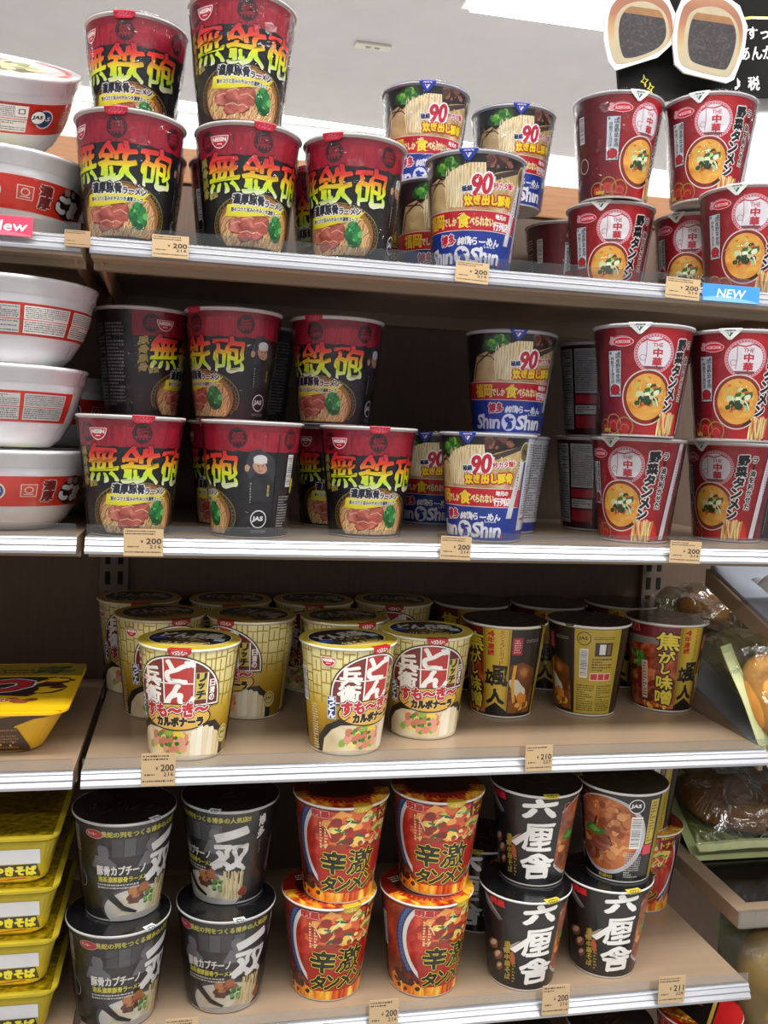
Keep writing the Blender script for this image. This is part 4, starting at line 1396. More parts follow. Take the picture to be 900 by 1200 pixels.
GROUPS = {'M': 'red-topped black ramen cups', 'S': 'blue and cream noodle cups', 'T': 'dark red vegetable noodle cups', 'D': 'yellow carbonara udon cups',
          'R': 'black and gold miso cups', 'I': 'charcoal pork cappuccino cups', 'G': 'red spicy tanmen cups', 'L': 'black cups with white brush characters'}
CUPS = [
    ("M", 1, 0, -0.0595, 0.0365, -11, "black and red tonkotsu ramen cup, leftmost in the front row of the top shelf"),
    ("M", 1, 0, 0.0449, 0.0362, 14, "black and red tonkotsu ramen cup, second in the front row of the top shelf"),
    ("M", 1, 0, 0.1441, 0.0362, -34, "black and red tonkotsu ramen cup on the top shelf beside the blue noodle cup"),
    ("M", 1, 0, -0.0600, 0.1348, 153, "shadowed black tonkotsu ramen cup behind the leftmost front cup of the top shelf"),
    ("M", 1, 0, 0.0400, 0.1370, 158, "dark tonkotsu ramen cup wedged behind the second front cup of the top shelf"),
    ("M", 1, 0, 0.1420, 0.1370, -48, "shaded red-topped ramen cup behind the one beside the blue cups, top shelf"),
    ("M", 1, 1, -0.0605, 0.1086, -10, "black and red ramen cup stacked at the upper left corner of the top shelf"),
    ("M", 1, 1, 0.0362, 0.0352, 3, "tallest-standing red-topped ramen cup, stacked and cut by the picture's top edge"),
    ("M", 1, 1, 0.0420, 0.1352, 118, "red-topped ramen cup showing only a pale edge behind the highest stacked cup"),
    ("S", 1, 0, 0.2628, 0.0372, -31, "blue and cream noodle cup at the front of the top shelf above a price tag"),
    ("S", 1, 0, 0.2520, 0.1350, -9, "blue noodle cup half hidden behind the front blue cup, top shelf, lower tier"),
    ("S", 1, 0, 0.2120, 0.2300, -11, "blue noodle cup deep in the lower tier of the top shelf"),
    ("S", 1, 0, 0.3200, 0.2150, -77, "noodle cup with tan side showing between the front blue cup and red cups"),
    ("S", 1, 1, 0.2430, 0.1750, -18, "blue noodle cup on the upper tier, left of the other raised blue cup"),
    ("S", 1, 1, 0.3550, 0.2050, -15, "blue noodle cup on the upper tier nearest the stacked dark red cups"),
    ("T", 1, 0, 0.4627, 0.1628, -23, "dark red vegetable noodle cup in lower tier of top shelf, bowl picture centred"),
    ("T", 1, 0, 0.5760, 0.1700, -44, "dark red vegetable noodle cup squeezed between two front red cups, top shelf"),
    ("T", 1, 0, 0.5667, 0.0530, -32, "dark red vegetable noodle cup at the front right of the top shelf, blue tag below"),
    ("T", 1, 0, 0.4500, 0.2640, 33, "dark red noodle cup far back on the top shelf beside the tan noodle cup"),
    ("T", 1, 1, 0.4550, 0.1436, 16, "dark red noodle cup on upper tier turned so its white card faces out"),
    ("T", 1, 1, 0.5515, 0.1148, -30, "dark red noodle cup on upper tier below the bean bun cutout"),
    ("M", 2, 0, -0.0539, 0.0379, 16, "black and red ramen cup, leftmost in the front row of the second shelf"),
    ("M", 2, 0, 0.0566, 0.0438, -88, "red-topped ramen cup on second shelf turned to show the JAS mark and barcode"),
    ("M", 2, 0, 0.1739, 0.0680, 2, "red-topped ramen cup on second shelf left of the front blue cup"),
    ("M", 2, 0, -0.0550, 0.1400, 3, "red-topped ramen cup hidden behind the leftmost front cup of the second shelf"),
    ("M", 2, 0, 0.0450, 0.1440, -28, "shaded ramen cup behind the JAS-marked cup on the second shelf"),
    ("M", 2, 0, 0.1570, 0.1680, -4, "shaded ramen cup peeking out left of the cup beside the front blue cup"),
    ("M", 2, 0, 0.0700, 0.2430, 26, "ramen cup in the third row of the second shelf, lower tier"),
    ("M", 2, 1, -0.0505, 0.1470, 81, "dim ramen cup on upper tier of second shelf turned to show its dark info panel"),
    ("M", 2, 1, 0.0395, 0.1076, -56, "red-topped ramen cup on upper tier of second shelf above the JAS-marked cup"),
    ("M", 2, 1, 0.1459, 0.1185, -38, "red-topped ramen cup standing alone at the end of the upper red-topped row"),
    ("M", 2, 1, 0.0700, 0.2400, 156, "almost black ramen cup in shadow between two upper tier red-topped cups"),
    ("S", 2, 0, 0.2920, 0.0470, -48, "blue and cream noodle cup at the front of the second shelf over a price tag"),
    ("S", 2, 0, 0.2830, 0.2250, -33, "shaded blue noodle cup left of the front blue cup on the second shelf"),
    ("S", 2, 0, 0.3450, 0.1440, -169, "blue noodle cup turned to its pale information panel, second shelf lower tier"),
    ("S", 2, 1, 0.3325, 0.1070, -17, "blue noodle cup stacked alone on the upper tier of the second shelf"),
    ("T", 2, 0, 0.4670, 0.0683, -48, "dark red vegetable noodle cup at front of second shelf under a stacked cup"),
    ("T", 2, 0, 0.5960, 0.0969, -59, "dark red vegetable noodle cup at the right end of the second shelf, lower tier"),
    ("T", 2, 0, 0.4760, 0.1900, 155, "dark red noodle cup turned to its info panel, second shelf, lower tier"),
    ("T", 2, 1, 0.4740, 0.1900, 155, "dark red noodle cup turned to its info panel, second shelf, upper tier"),
    ("T", 2, 1, 0.4435, 0.0266, -17, "dark red vegetable noodle cup stacked on the second shelf, left of the pair"),
    ("T", 2, 1, 0.5450, 0.0180, -28, "dark red vegetable noodle cup stacked on the second shelf, cut by right edge"),
    ("D", 3, 0, 0.0038, 0.0508, -13, "yellow carbonara udon cup alone at the front, above the 200 yen tag"),
    ("D", 3, 0, 0.1586, 0.0517, 31, "yellow carbonara udon cup with blue udon tag facing out, front of third shelf"),
    ("D", 3, 0, 0.2499, 0.0926, -3, "yellow carbonara udon cup beside the brown miso cups, front row"),
    ("D", 3, 0, -0.0282, 0.1836, 27, "shaded yellow udon cup at left behind the lone front one"),
    ("D", 3, 0, 0.0711, 0.1744, -41, "shaded yellow udon cup with white noodles and JAS ring right of the lone front one"),
    ("D", 3, 0, 0.1732, 0.1655, 20, "shaded yellow udon cup directly behind the pair of front yellow cups"),
    ("D", 3, 0, -0.0550, 0.2810, 3, "dim yellow udon cup at the far left of the rear row, third shelf"),
    ("D", 3, 0, 0.0520, 0.2730, -3, "dim yellow udon cup, second from left in the rear row"),
    ("D", 3, 0, 0.1524, 0.2720, -8, "dim yellow udon cup, third from left in the rear row"),
    ("D", 3, 0, 0.2531, 0.2720, -13, "dim yellow-green udon cup, fourth from left in the rear row"),
    ("R", 3, 0, 0.3599, 0.1580, -30, "black and gold miso cup with gold banner facing out, left of three"),
    ("R", 3, 0, 0.4636, 0.1576, -120, "black and gold miso cup turned to its gold information panel and barcode"),
    ("R", 3, 0, 0.5687, 0.1666, 12, "gold and brown miso cup with soup picture, rightmost of three"),
    ("R", 3, 0, 0.3554, 0.2720, -18, "dark-lidded miso cup in rear row behind the gold banner cup"),
    ("R", 3, 0, 0.4570, 0.2680, -22, "dark-lidded miso cup in rear row behind the gold information panel cup"),
    ("R", 3, 0, 0.5625, 0.2740, -27, "dark-lidded miso cup in rear row at the right upright"),
    ("I", 4, 0, -0.0564, 0.0446, 58, "charcoal pork cappuccino ramen cup at bottom left beside the gold boxes"),
    ("I", 4, 0, 0.0462, 0.0571, 31, "charcoal pork cappuccino ramen cup, lower tier, beside the red spicy cups"),
    ("I", 4, 1, -0.0534, 0.0561, 57, "charcoal pork cappuccino ramen cup, upper tier, beside the gold boxes"),
    ("I", 4, 1, 0.0485, 0.0751, -3, "charcoal ramen cup, upper tier, with large white brush characters facing front"),
    ("G", 4, 0, 0.1507, 0.0615, 6, "red spicy tanmen cup, lower tier, left of its pair"),
    ("G", 4, 0, 0.2521, 0.0541, 22, "red spicy tanmen cup, lower tier, turned with its characters at the right"),
    ("G", 4, 1, 0.1586, 0.0561, 3, "red spicy tanmen cup, upper tier, left of its pair"),
    ("G", 4, 1, 0.2605, 0.0590, -6, "red spicy tanmen cup, upper tier, beside the black cups"),
    ("L", 4, 0, 0.3587, 0.0491, -1, "black cup with three white brush characters, lower tier, beside the red cups"),
    ("L", 4, 0, 0.4574, 0.0589, -7, "black cup with three white brush characters, lower tier, rightmost"),
    ("L", 4, 1, 0.3709, 0.0651, -17, "black cup with three white brush characters, upper tier"),
    ("L", 4, 1, 0.4695, 0.0615, -126, "black cup on upper tier turned to its barcode and gold panel"),
    ("L", 4, 0, 0.3450, 0.1650, -39, "black cup in deep shadow behind the red and black front cups"),
    ("G", 4, 0, 0.5640, 0.1850, -41, "dark-topped flame-patterned cup at the back right of the fourth shelf"),
    ("R", 4, 1, 0.5560, 0.1800, -123, "yellow and black cup stacked at the back right behind the barcode cup"),
]


def place_cup(k, shelf, tier, x, y, phi, label):
    h = DIM[k][0]
    z = SZ[shelf]
    if tier:
        under = min((c for c in CUPS if c[1] == shelf and c[2] == 0), key=lambda c: (c[3] - x) ** 2 + (c[4] - y) ** 2)
        z += DIM[under[0]][0] + .0006
    t = thing('noodle_cup', label, 'noodle cup', (x, y, z), math.radians(phi), GROUPS[k])
    for me, nm in zip(MESH[k], ('cup_body', 'printed_sleeve', 'lid', 'pull_tab')):
        o = put(nm, me, None)
        if nm == 'pull_tab':
            o.parent = lid
        else:
            o.parent = t
        if nm == 'lid':
            lid = o
    if FILM[k] and shelf < 5:
        put('shrink_film', FILM[k], t)
    return t


for c in CUPS:
    place_cup(*c)

# two cups under the fourth shelf show only their lids
for k, x, y, lab in (('G', .586, .07, 'red flame-patterned cup lid showing under the fourth shelf at the right'),
                     ('L', .474, .065, 'black cup lid showing under the fourth shelf, left of the red lid'),
                     ('I', .36, .06, 'black cup lid barely showing under the fourth shelf below the red cups')):
    t = place_cup(k, 5, 0, x, y, 20 if k != 'G' else -45, lab)
    if k == 'G':
        a = Art()
        a.ell(0, 0, 48.4, 48.4, ink('#b81e22', .25), 64)
        a.poly([(-46, 14), (-46, -14), (-30, -34), (8, -47), (20, -43), (4, -30), (-20, -16), (-30, 6)], photo('lid_flame', 'noise', ['#5a0e06', '#b8300e', '#e8a01e', '#f6e05a'], 4.0))
        a.poly([(-34, 20), (-26, -12), (10, -34), (22, -30), (18, 24), (-20, 34)], ink('#1a1212', .25))
        a.smallprint(-22, 2, 6, 14, ink('#8a2a2a'), 2, 4)
        a.poly([(16, -28), (20, -28), (16, 22), (12, 22)], ink('#b89a3a'))
        a.smallprint(-30, -36, 4, -30, ink('#f0d860'), 1, 3)
        hh = DIM[k][0]
        next(o for o in t.children if o.name.startswith('lid')).data = a.mesh('lid', lambda x_, y_, d: (Vector((x_ * .001, y_ * .001, hh + .0001 + d)), Vector((0, 0, 1))))

# ------------------------------------------------------------------ white noodle bowls in the left bay
foam = plain('white_foam', '#e6e6e8', .38, noise=.02, nscale=25, coat=.4)
BOWL = [(r, z * .86) for r, z in [(.045, .0), (.0475, .001), (.056, .010), (.0645, .026), (.0705, .045), (.0735, .058), (.0752, .066), (.0752, .0675), (.0775, .070), (.0785, .080), (.0800, .0815), (.0800, .0845), (.0785, .0850), (.0770, .0838)]]


def bowl_r(z):
    for (r0, z0), (r1, z1) in zip(BOWL[:10], BOWL[1:10]):
        if z0 <= z <= z1 and z1 > z0:
            return r0 + (r1 - r0) * (z - z0) / (z1 - z0)
    return BOWL[9][0]


def art_bowl():
    a = Art()
    red = ink('#d9321f')
    a.rect(-180, 26, 180, 57, red)
    dk = ink('#2a1a1c')
    a.ring(-2, 42, 9, 9.5, 1.4, ink('#f0ece8'))
    a.ell(-2, 42, 7.4, 8, ink('#2c4a86'))
    a.glyphs('JAS', -2, 42, 11, 5, ink('#f0ece8'), .3)
    a.rect(18, 36, 31, 49, ink('#f2d6cc'))
    a.rect(18.8, 36.8, 30.2, 48.2, ink('#d9452f'))
    a.ring(24.5, 43, 3.6, 3.6, 1.0, ink('#f2d6cc'))
    a.rect(20.5, 38, 28.5, 39, ink('#f2d6cc'))
    a.column('濃厚', 41, 53, 31, 10, ink('#7a1c20'), .9, [(.9, ink('#f0dcd4'))])
    a.blob(68, 42, 17, 16, dk, 13, .1)
    a.glyphs('ごま', 66, 40, 26, 15, ink('#f2efec'), 1.7, [(1.2, dk)], rot=-6, rough=.5, res=3)
    a.glyphs('香る', 64, 52.5, 14, 6, ink('#d9a8a0'), .3)
    # back: information table in red lines
    for x0, x1, seed in ((95, 130, 2), (133, 170, 3), (-168, -132, 4), (-129, -92, 5), (-88, -52, 6), (-50, -18, 7)):
        a.rect(x0, 28.5, x1, 54.5, ink('#d8d6d4'))
        a.smallprint(x0 + 1, 42.5, x1 - 1, 53.5, ink('#55504e'), 6, seed)
        a.rect(x0, 40.8, x1, 41.6, red)
        a.smallprint(x0 + 1, 29.5, x1 - 1, 40, ink('#55504e'), 5, seed + 9)
    a.rect(-28, 44, -18, 54.5, ink('#e4e0dc'))
    a.ring(-23, 49, 3.6, 3.6, 1.1, ink('#2a2a2c'), 4, 45, 405)
    a.jas(-9, 44, 7, ink('#2a2a2c'), ink('#e8e6e4'))
    return a


def bowl_map(x, y, d):
    a = x / 62.0
    z = y * .00088
    r = bowl_r(z) + d + .0002
    e = .002
    sl = (bowl_r(z + e) - bowl_r(z - e)) / (2 * e)
    return Vector((r * math.sin(a), -r * math.cos(a), z)), Vector((math.sin(a), -math.cos(a), -sl)).normalized()


m = MB()
m.lathe(BOWL, foam, 96, cap0=True)
me_bowl = m.build('bowl_body', mesh_only=True)
me_band = art_bowl().mesh('printed_band', bowl_map, ([i * 4.0 - 180 for i in range(1, 90)], [20 + i * 2.0 for i in range(1, 20)]), dz=2.5e-5)
a = Art()
a.ell(0, 0, 77.5, 77.5, ink('#e9e8e4', .3), 72)
a.scatter(-10, -8, 46, 40, 60, 7, [ink('#cfd09a'), ink('#e4dfb8'), ink('#9fae5a'), ink('#d9cfa0'), ink('#6a5a3a')], 1.5, 4)
a.ring(0, 0, 72, 72, 6, ink('#d9503e'), 60, -75, 10)
a.smallprint(30, -60, 60, -52, ink('#f0e4e0'), 2, 3)
a.glyphs('濃厚', 5, 25, 60, 30, ink('#b02a2a'), 1.5, [(1.5, ink('#f4f0ec'))])
me_blid = a.mesh('lid', lambda x, y, d: (Vector((x * .001, y * .001, .0724 + d)), Vector((0, 0, 1))))
m = MB()
m.lathe([(r + .0011, z) for r, z in BOWL[1:12]] + [(.0775, .0739), (.060, .0743)], film, 96)
me_film = m.build('shrink_film', mesh_only=True)


def bowl(x, y, z, deg, label, tilt=None):
    t = thing('noodle_bowl', label, 'noodle bowl', (x, y, z), math.radians(deg), 'white noodle bowls with a red band')
    if tilt:
        t.rotation_euler = tilt
    for me, nm in ((me_bowl, 'bowl_body'), (me_band, 'printed_band'), (me_blid, 'lid'), (me_film, 'shrink_film')):
        put(nm, me, t)


BXC = -.172
bowl(BXC, .084, SZ[2], 5, 'white noodle bowl with red band, lowest of the three stacked on the second shelf')
bowl(BXC - .006, .084, SZ[2] + .0750, -95, 'white noodle bowl in the middle of the three stacked on the second shelf')
bowl(BXC + .003, .078, SZ[2] + .1500, 140, 'white noodle bowl topmost of the three stacked on the second shelf')
bowl(BXC + .015, .252, SZ[2], 20, 'shaded white bowl behind the stack of three on the second shelf')
bowl(BXC + .015, .252, SZ[2] + .0750, 30, 'shaded white bowl stacked behind the middle bowl, second shelf')
bowl(BXC - .006, .084, SZ[1], 5, 'white noodle bowl with red band under the tilted bowl on the top shelf')
bowl(-.193, .110, .262, 0, 'white noodle bowl tilted forward at the top left corner, lid and noodles showing', (Matrix.Rotation(math.radians(10), 3, 'Z') @ Matrix.Rotation(math.radians(25), 3, 'X') @ Matrix.Rotation(math.radians(44), 3, 'Z')).to_euler())
bowl(BXC + .015, .252, SZ[1], -20, 'shaded white bowl at the back of the top shelf behind the leftmost red-topped cups')


# ------------------------------------------------------------------ boxes in the left bay
def tray(w, dp, h, flare, rad, mat, name, parent, lip=.004, n=7):
    """rounded-corner tray that widens upward with a flat flange"""
    m = MB()

    def loop(x, y, z, r):
        pts = []
        for cx, cy, a0 in ((x - r, -y + r, -90), (x - r, y - r, 0), (-x + r, y - r, 90), (-x + r, -y + r, 180)):
            for k in range(n):
                t = math.radians(a0 + 90 * k / (n - 1))
                pts.append((cx + r * math.cos(t), cy + r * math.sin(t), z))
        return pts
    X, Y = w / 2, dp / 2
    rows = [loop(X - flare - .003, Y - flare - .003, 0, rad), loop(X - flare, Y - flare, .003, rad), loop(X - flare * .25, Y - flare * .25, h - .008, rad),
            loop(X - lip, Y - lip, h - .004, rad), loop(X, Y, h - .003, rad), loop(X, Y, h - .0006, rad), loop(X - .002, Y - .002, h, rad)]
    vs = [p for r in rows for p in r]
    q = len(rows[0])
    fs = [(j * q + i, j * q + (i + 1) % q, (j + 1) * q + (i + 1) % q, (j + 1) * q + i) for j in range(len(rows) - 1) for i in range(q)]
    fs.append(tuple(range(q)))
    fs.append(tuple((len(rows) - 1) * q + i for i in range(q)))
    m.add(vs, fs, mat, False)
    return m.build(name, parent)


foil = plain('gold_foil', '#c0a81c', .22, metal=.75, noise=.55, nscale=170, bump=1.0)
goldpaint = plain('gold_print', '#bda92c', .33, metal=.3, noise=.15, nscale=40)
tr_white = plain('frosted_white_film', '#dcdfe4', .3, noise=.03, coat=.5)


def gold_box(z, label):
    t = thing('yakisoba_box', label, 'noodle box', (-.1975, .085, z), 0, 'stacked gold fried noodle boxes')
    w, dp, h = .18, .17, .0482
    tray(w, dp, h, .012, .016, goldpaint, 'tray', t)
    a = Art()
    a.rect(-85, -80, 85, 80, foil)
    a.blob(-40, 0, 26, 20, ink('#8a6a1c'), 12, .2)
    a.me = a.mesh('lid', lambda x, y, d: (Vector((x * .001, y * .001, h + .0001 + d)), Vector((0, 0, 1))))
    put('lid', a.me, t)
    for face in (0, 1):
        a = Art()
        hw = 74 if face == 0 else 70
        a.rect(-hw, 21, hw, 36, tr_white)
        for u in (52, -8):
            a.poly([(u - 21, 8), (u - 21, 19.5), (u + 19, 20.5), (u + 22, 8)], ink('#231c14'))
            a.glyphs('やきそば', u, 14, 36, 9, ink('#f0e234'), .8)
        a.line([(-hw, 2.5), (30, 3.6), (62, 6.4)], 1.1, ink('#c0382a'))

        def mp(x, y, d, face=face):
            q = (dp if face == 0 else w) / 2
            inset = .012 - .009 * (y * .001 - .003) / (h - .011)
            if face == 0:
                return Vector((x * .001, -q + inset - d - .0002, y * .001))
            return Vector((q + (-inset) + d + .0002, x * .001, y * .001))
        put('printed_wrap', a.mesh('printed_wrap', mp), t)


for i in range(4):
    gold_box(SZ[4] + i * .0486, ('gold fried noodle box at the bottom of its stack, beside the charcoal cups', 'gold fried noodle box second from the bottom of its stack',
                                 'gold fried noodle box second from the top of its stack', 'gold fried noodle box on top of its stack, foil lid showing')[i])

# the large yellow fried noodle box on the third shelf
yel = plain('yellow_wrap', '#e9b90f', .35, noise=.06, nscale=20, coat=.4)
t = thing('yakisoba_box', 'large yellow fried noodle box with red letters on its lid, third shelf left', 'noodle box', (-.218, .118, SZ[3]))
w, dp, h = .226, .185, .046
tray(w, dp, h, .026, .02, yel, 'tray', t)
a = Art()
dkb = ink('#2c1612')
a.rect(-108, -88, 108, 88, ink('#efc414'))
a.rect(-108, 38, 112, 88, ink('#8f7a24'))  # shadow over the lid's back part, painted in as dark olive
a.smallprint(-60, 46, 70, 66, ink('#3a2a18'), 2, 4, .8)
a.scatter(84, 62, 18, 12, 22, 5, [ink('#3a4a24'), ink('#2c3a1c'), ink('#5a5a30')], 1.2, 3)
a.poly([(-108, 28), (60, 34), (100, 30), (94, 10), (104, -8), (84, -20), (70, -40), (40, -34), (-108, -40)], dkb)
a.scatter(80, 0, 20, 30, 30, 5, [ink('#4a1c14'), ink('#efc414'), ink('#2c1612'), ink('#7a3018')], 2.2, 8)
for ch, u in (('U', -58), ('F', -14), ('O', 40)):
    a.glyphs(ch, u, -2, 50, 44, ink('#c8202c'), 2.6, [(1.6, ink('#1c2440')), (2.4, ink('#dcdfe6'))], shear=.45, n=10)
a.scatter(-10, -48, 30, 9, 26, 5, [ink('#6a9a3a'), ink('#a8c860'), ink('#3c6a2a')], 1.4, 5)
a.scatter(66, -54, 14, 6, 10, 4, [ink('#8c3c20'), ink('#b8602c')], 1.3, 6)
a.ell(42, -52, 15, 5.6, ink('#e8c8b0'))
a.ell(42, -52, 14, 4.8, ink('#c8202c'))
a.glyphs('NISSIN', 42, -52, 20, 4, ink('#f4e4e0'), .3)
put('lid', a.mesh('lid', lambda x, y, d: (Vector((x * .001, y * .001, h + .0001 + d)), Vector((0, 0, 1)))), t)
a = Art()
a.poly([(-80, 10), (60, 10), (66, 30), (84, 38), (98, 40.5), (84, 41.5), (64, 41), (40, 36), (-80, 34)], ink('#3a2014'))
a.poly([(-80, 2), (78, 2), (78, 6), (68, 28), (-80, 28)], ink('#3f2616'))
a.smallprint(-78, 4, 68, 27, ink('#8c6a44'), 7, 3, .7)
a.scatter(48, 10, 20, 5, 5, .9, [ink('#e8c060')], 1.2, 4)
a.rect(-10, 25, 43, 39, ink('#e4e4e6'))
a.rect(22, 31, 36, 33.5, ink('#2a2a30'))


def ufo_map(x, y, d):
    inset = .026 - .0195 * (y * .001 - .003) / (h - .011)
    return Vector((x * .001, -dp / 2 + inset - d - .0003, y * .001))


put('printed_front', a.mesh('printed_front', ufo_map, ([], [10, 20, 30, 37])), t)


# ------------------------------------------------------------------ price tags on the rails
def price_tag(x, z, w, h, lab, price, tax, rot=0.0, lines=('',), bars=True, bg='#bfa37c'):
    t = thing('price_tag', lab, 'price tag', (x, -.0094, z), 0, 'tan price tags on the shelf rails')
    a = Art()
    W, H = w * 1000, h * 1000
    a.rect(-W / 2, -H / 2, W / 2, H / 2, ink(bg))
    dk = ink('#2c2620')
    a.smallprint(-W * .46, H * .27, W * .3, H * .46, dk, 2, int(abs(x) * 999) + 3)
    if price:
        a.glyphs('¥', -W * .04, H * .04, W * .07, H * .11, dk, .06, res=1)
        a.glyphs(price, W * .26, H * .05, W * .38, H * .2, dk, .22)
        a.glyphs(tax, W * .3, -H * .15, W * .28, H * .12, dk, .1, res=1)
    a.smallprint(-W * .4, -H * .2, -W * .1, -H * .12, dk, 1, 5)
    a.smallprint(-W * .46, -H * .4, W * .46, -H * .31, dk, 1, 8)
    c, s = math.cos(math.radians(rot)), math.sin(math.radians(rot))

    def mp(x_, y_, d):
        X, Y = x_ * c - y_ * s, x_ * s + y_ * c
        return Vector((X * .001, -.0012 - d, Y * .001)), Vector((0, -1, 0))
    put('printed_face', a.mesh('printed_face', mp), t)
    m = MB()
    m.box(-w / 2, -.0011, -h / 2, w / 2, -.0003, h / 2, plain('tag_card', bg, .6, noise=.02), rot=Matrix.Rotation(-math.radians(rot), 3, 'Y'))
    m.build('card', t)
    return t


price_tag(-.0214, .1585, .031, .019, 'tan price tag reading 200 below the leftmost cups of the top shelf', '200', '216')
price_tag(.2500, .1575, .032, .019, 'tan price tag reading 200 below the front blue cup of the top shelf', '200', '216', -2)
price_tag(.4630, .1585, .036, .020, 'tan price tag beside the blue tag at the right of the top shelf', '200', '216', -2)
price_tag(-.0385, -.0985, .034, .024, 'tan price tag reading 200 below the leftmost red-topped cup of the second shelf', '200', '216')
price_tag(.2470, -.0985, .030, .022, 'tan price tag reading 200 below the front blue cup of the second shelf', '200', '216', -2)
price_tag(.4845, -.0985, .034, .022, 'tan price tag between the two dark red cups of the second shelf', '200', '216', -2)
price_tag(-.0212, -.3040, .030, .030, 'tan price tag reading 200 under the lone front udon cup', '200', '216')
price_tag(.3420, -.3045, .028, .026, 'tan price tag reading 210 under the miso cups', '210', '227', 1)
price_tag(.1970, -.5555, .029, .031, 'tan price tag reading 200 under the red spicy cups', '200', '216')
price_tag(.3745, -.5555, .029, .031, 'tan price tag reading 200 under the black cups', '200', '216')
price_tag(.5025, -.5555, .030, .029, 'tan price tag reading 211 at the right end of the fourth shelf', '211', '228')
price_tag(.0055, -.5555, .030, .028, 'tan price tag at the bottom edge below the charcoal cups', '', '')
price_tag(-.098, .1590, .021, .0135, 'small blank tan tab bridging the two bays at the top shelf', '', '', bg='#a98a68')

# promotional rail tags
for x, z, w, h, c1, word, lab, tc, r_ in ((.5150, .1572, .062, .0165, '#3f8fd6', 'NEW', 'blue rail tag reading NEW at the right of the top shelf', '#cfe6f4', 0),
                                        (-.165, .1650, .062, .0165, '#e0405e', 'New', 'pink rail tag under the white bowls at the left of the top shelf', '#f6d8e0', 0)):
    t = thing('rail_tag', lab, 'rail tag', (x, -.0094, z))
    MB().box(-w / 2, -.0013, -h / 2, w / 2, -.0004, h / 2, plain('rail_tag_' + word, c1, .4, noise=.08, nscale=50), .0003).build('card', t)
    a = Art()
    a.poly([(-w * 480, -h * 300), (-w * 100, -h * 100), (w * 480, -h * 420), (w * 480, -h * 480), (-w * 480, -h * 480)], ink('#7fb6e6' if r_ == 0 and word == 'NEW' else '#ea6a80'))
    a.glyphs(word, w * (0 if word == 'NEW' else 190), 0, w * 480, h * 480, ink(tc), .25, shear=.2)
    put('print', a.mesh('print', lambda x_, y_, d: (Vector((x_ * .001, -.00135 - d, y_ * .001)), Vector((0, -1, 0)))), t)

# ------------------------------------------------------------------ hanging board, bun cutout and card at top right
SR = math.radians(8)


def board_map(ox, oy, oz, rot, yoff):
    c, s = math.cos(rot), math.sin(rot)

    def mp(x, y, d):
        return Vector((ox + (x * c - y * s) * .001, oy - yoff - d, oz + (x * s + y * c) * .001)), Vector((0, -1, 0))
    return mp


board_black = plain('chalkboard_black', '#0d0d0d', .9, noise=.2, nscale=30)
t = thing('chalk_board', 'black hand-lettered board at the upper right behind the bean bun cutout', 'sign board', (.544, .31, .452))
c_, s_ = math.cos(SR), math.sin(SR)
MB().prism([(x * c_ - z * s_, x * s_ + z * c_) for x, z in ((-.01, 0), (.32, 0), (.32, .22), (-.01, .22))], 0, .006, board_black, lambda a, b, d: (a, d, b)).build('panel', t)
a = Art()
ck = ink('#e9e9e6')
a.glyphs('すっ', 194, 82, 32, 15, ck, .5, rough=.6)
a.glyphs('あんか', 191, 57, 50, 17, ck, .5, rough=.6)
a.glyphs('♪', 160, 18, 9, 14, ck, .4)
a.glyphs('税', 184, 18, 17, 17, ck, .5, rough=.6)
a.line([(166, 100), (186, 102), (211, 101)], 3.4, ink('#e4da2a'))
put('lettering', a.mesh('lettering', board_map(0, 0, 0, SR, .0004)), t)
a = Art()
for x, y, q in ((26, 25, 8), (34, 16, 7)):
    pts = []
    for k in range(8):
        rr = q if k % 2 == 0 else q * .32
        pts.append((x + rr * .7 * math.cos(math.radians(45 * k + 8)), y + rr * math.sin(math.radians(45 * k + 8))))
    for k in range(8):
        a.line([pts[k], pts[(k + 1) % 8]], 1.0, ink('#e4da2a'))
put('sparkle_drawing', a.mesh('sparkle_drawing', board_map(0, 0, 0, SR, .0004)), t)

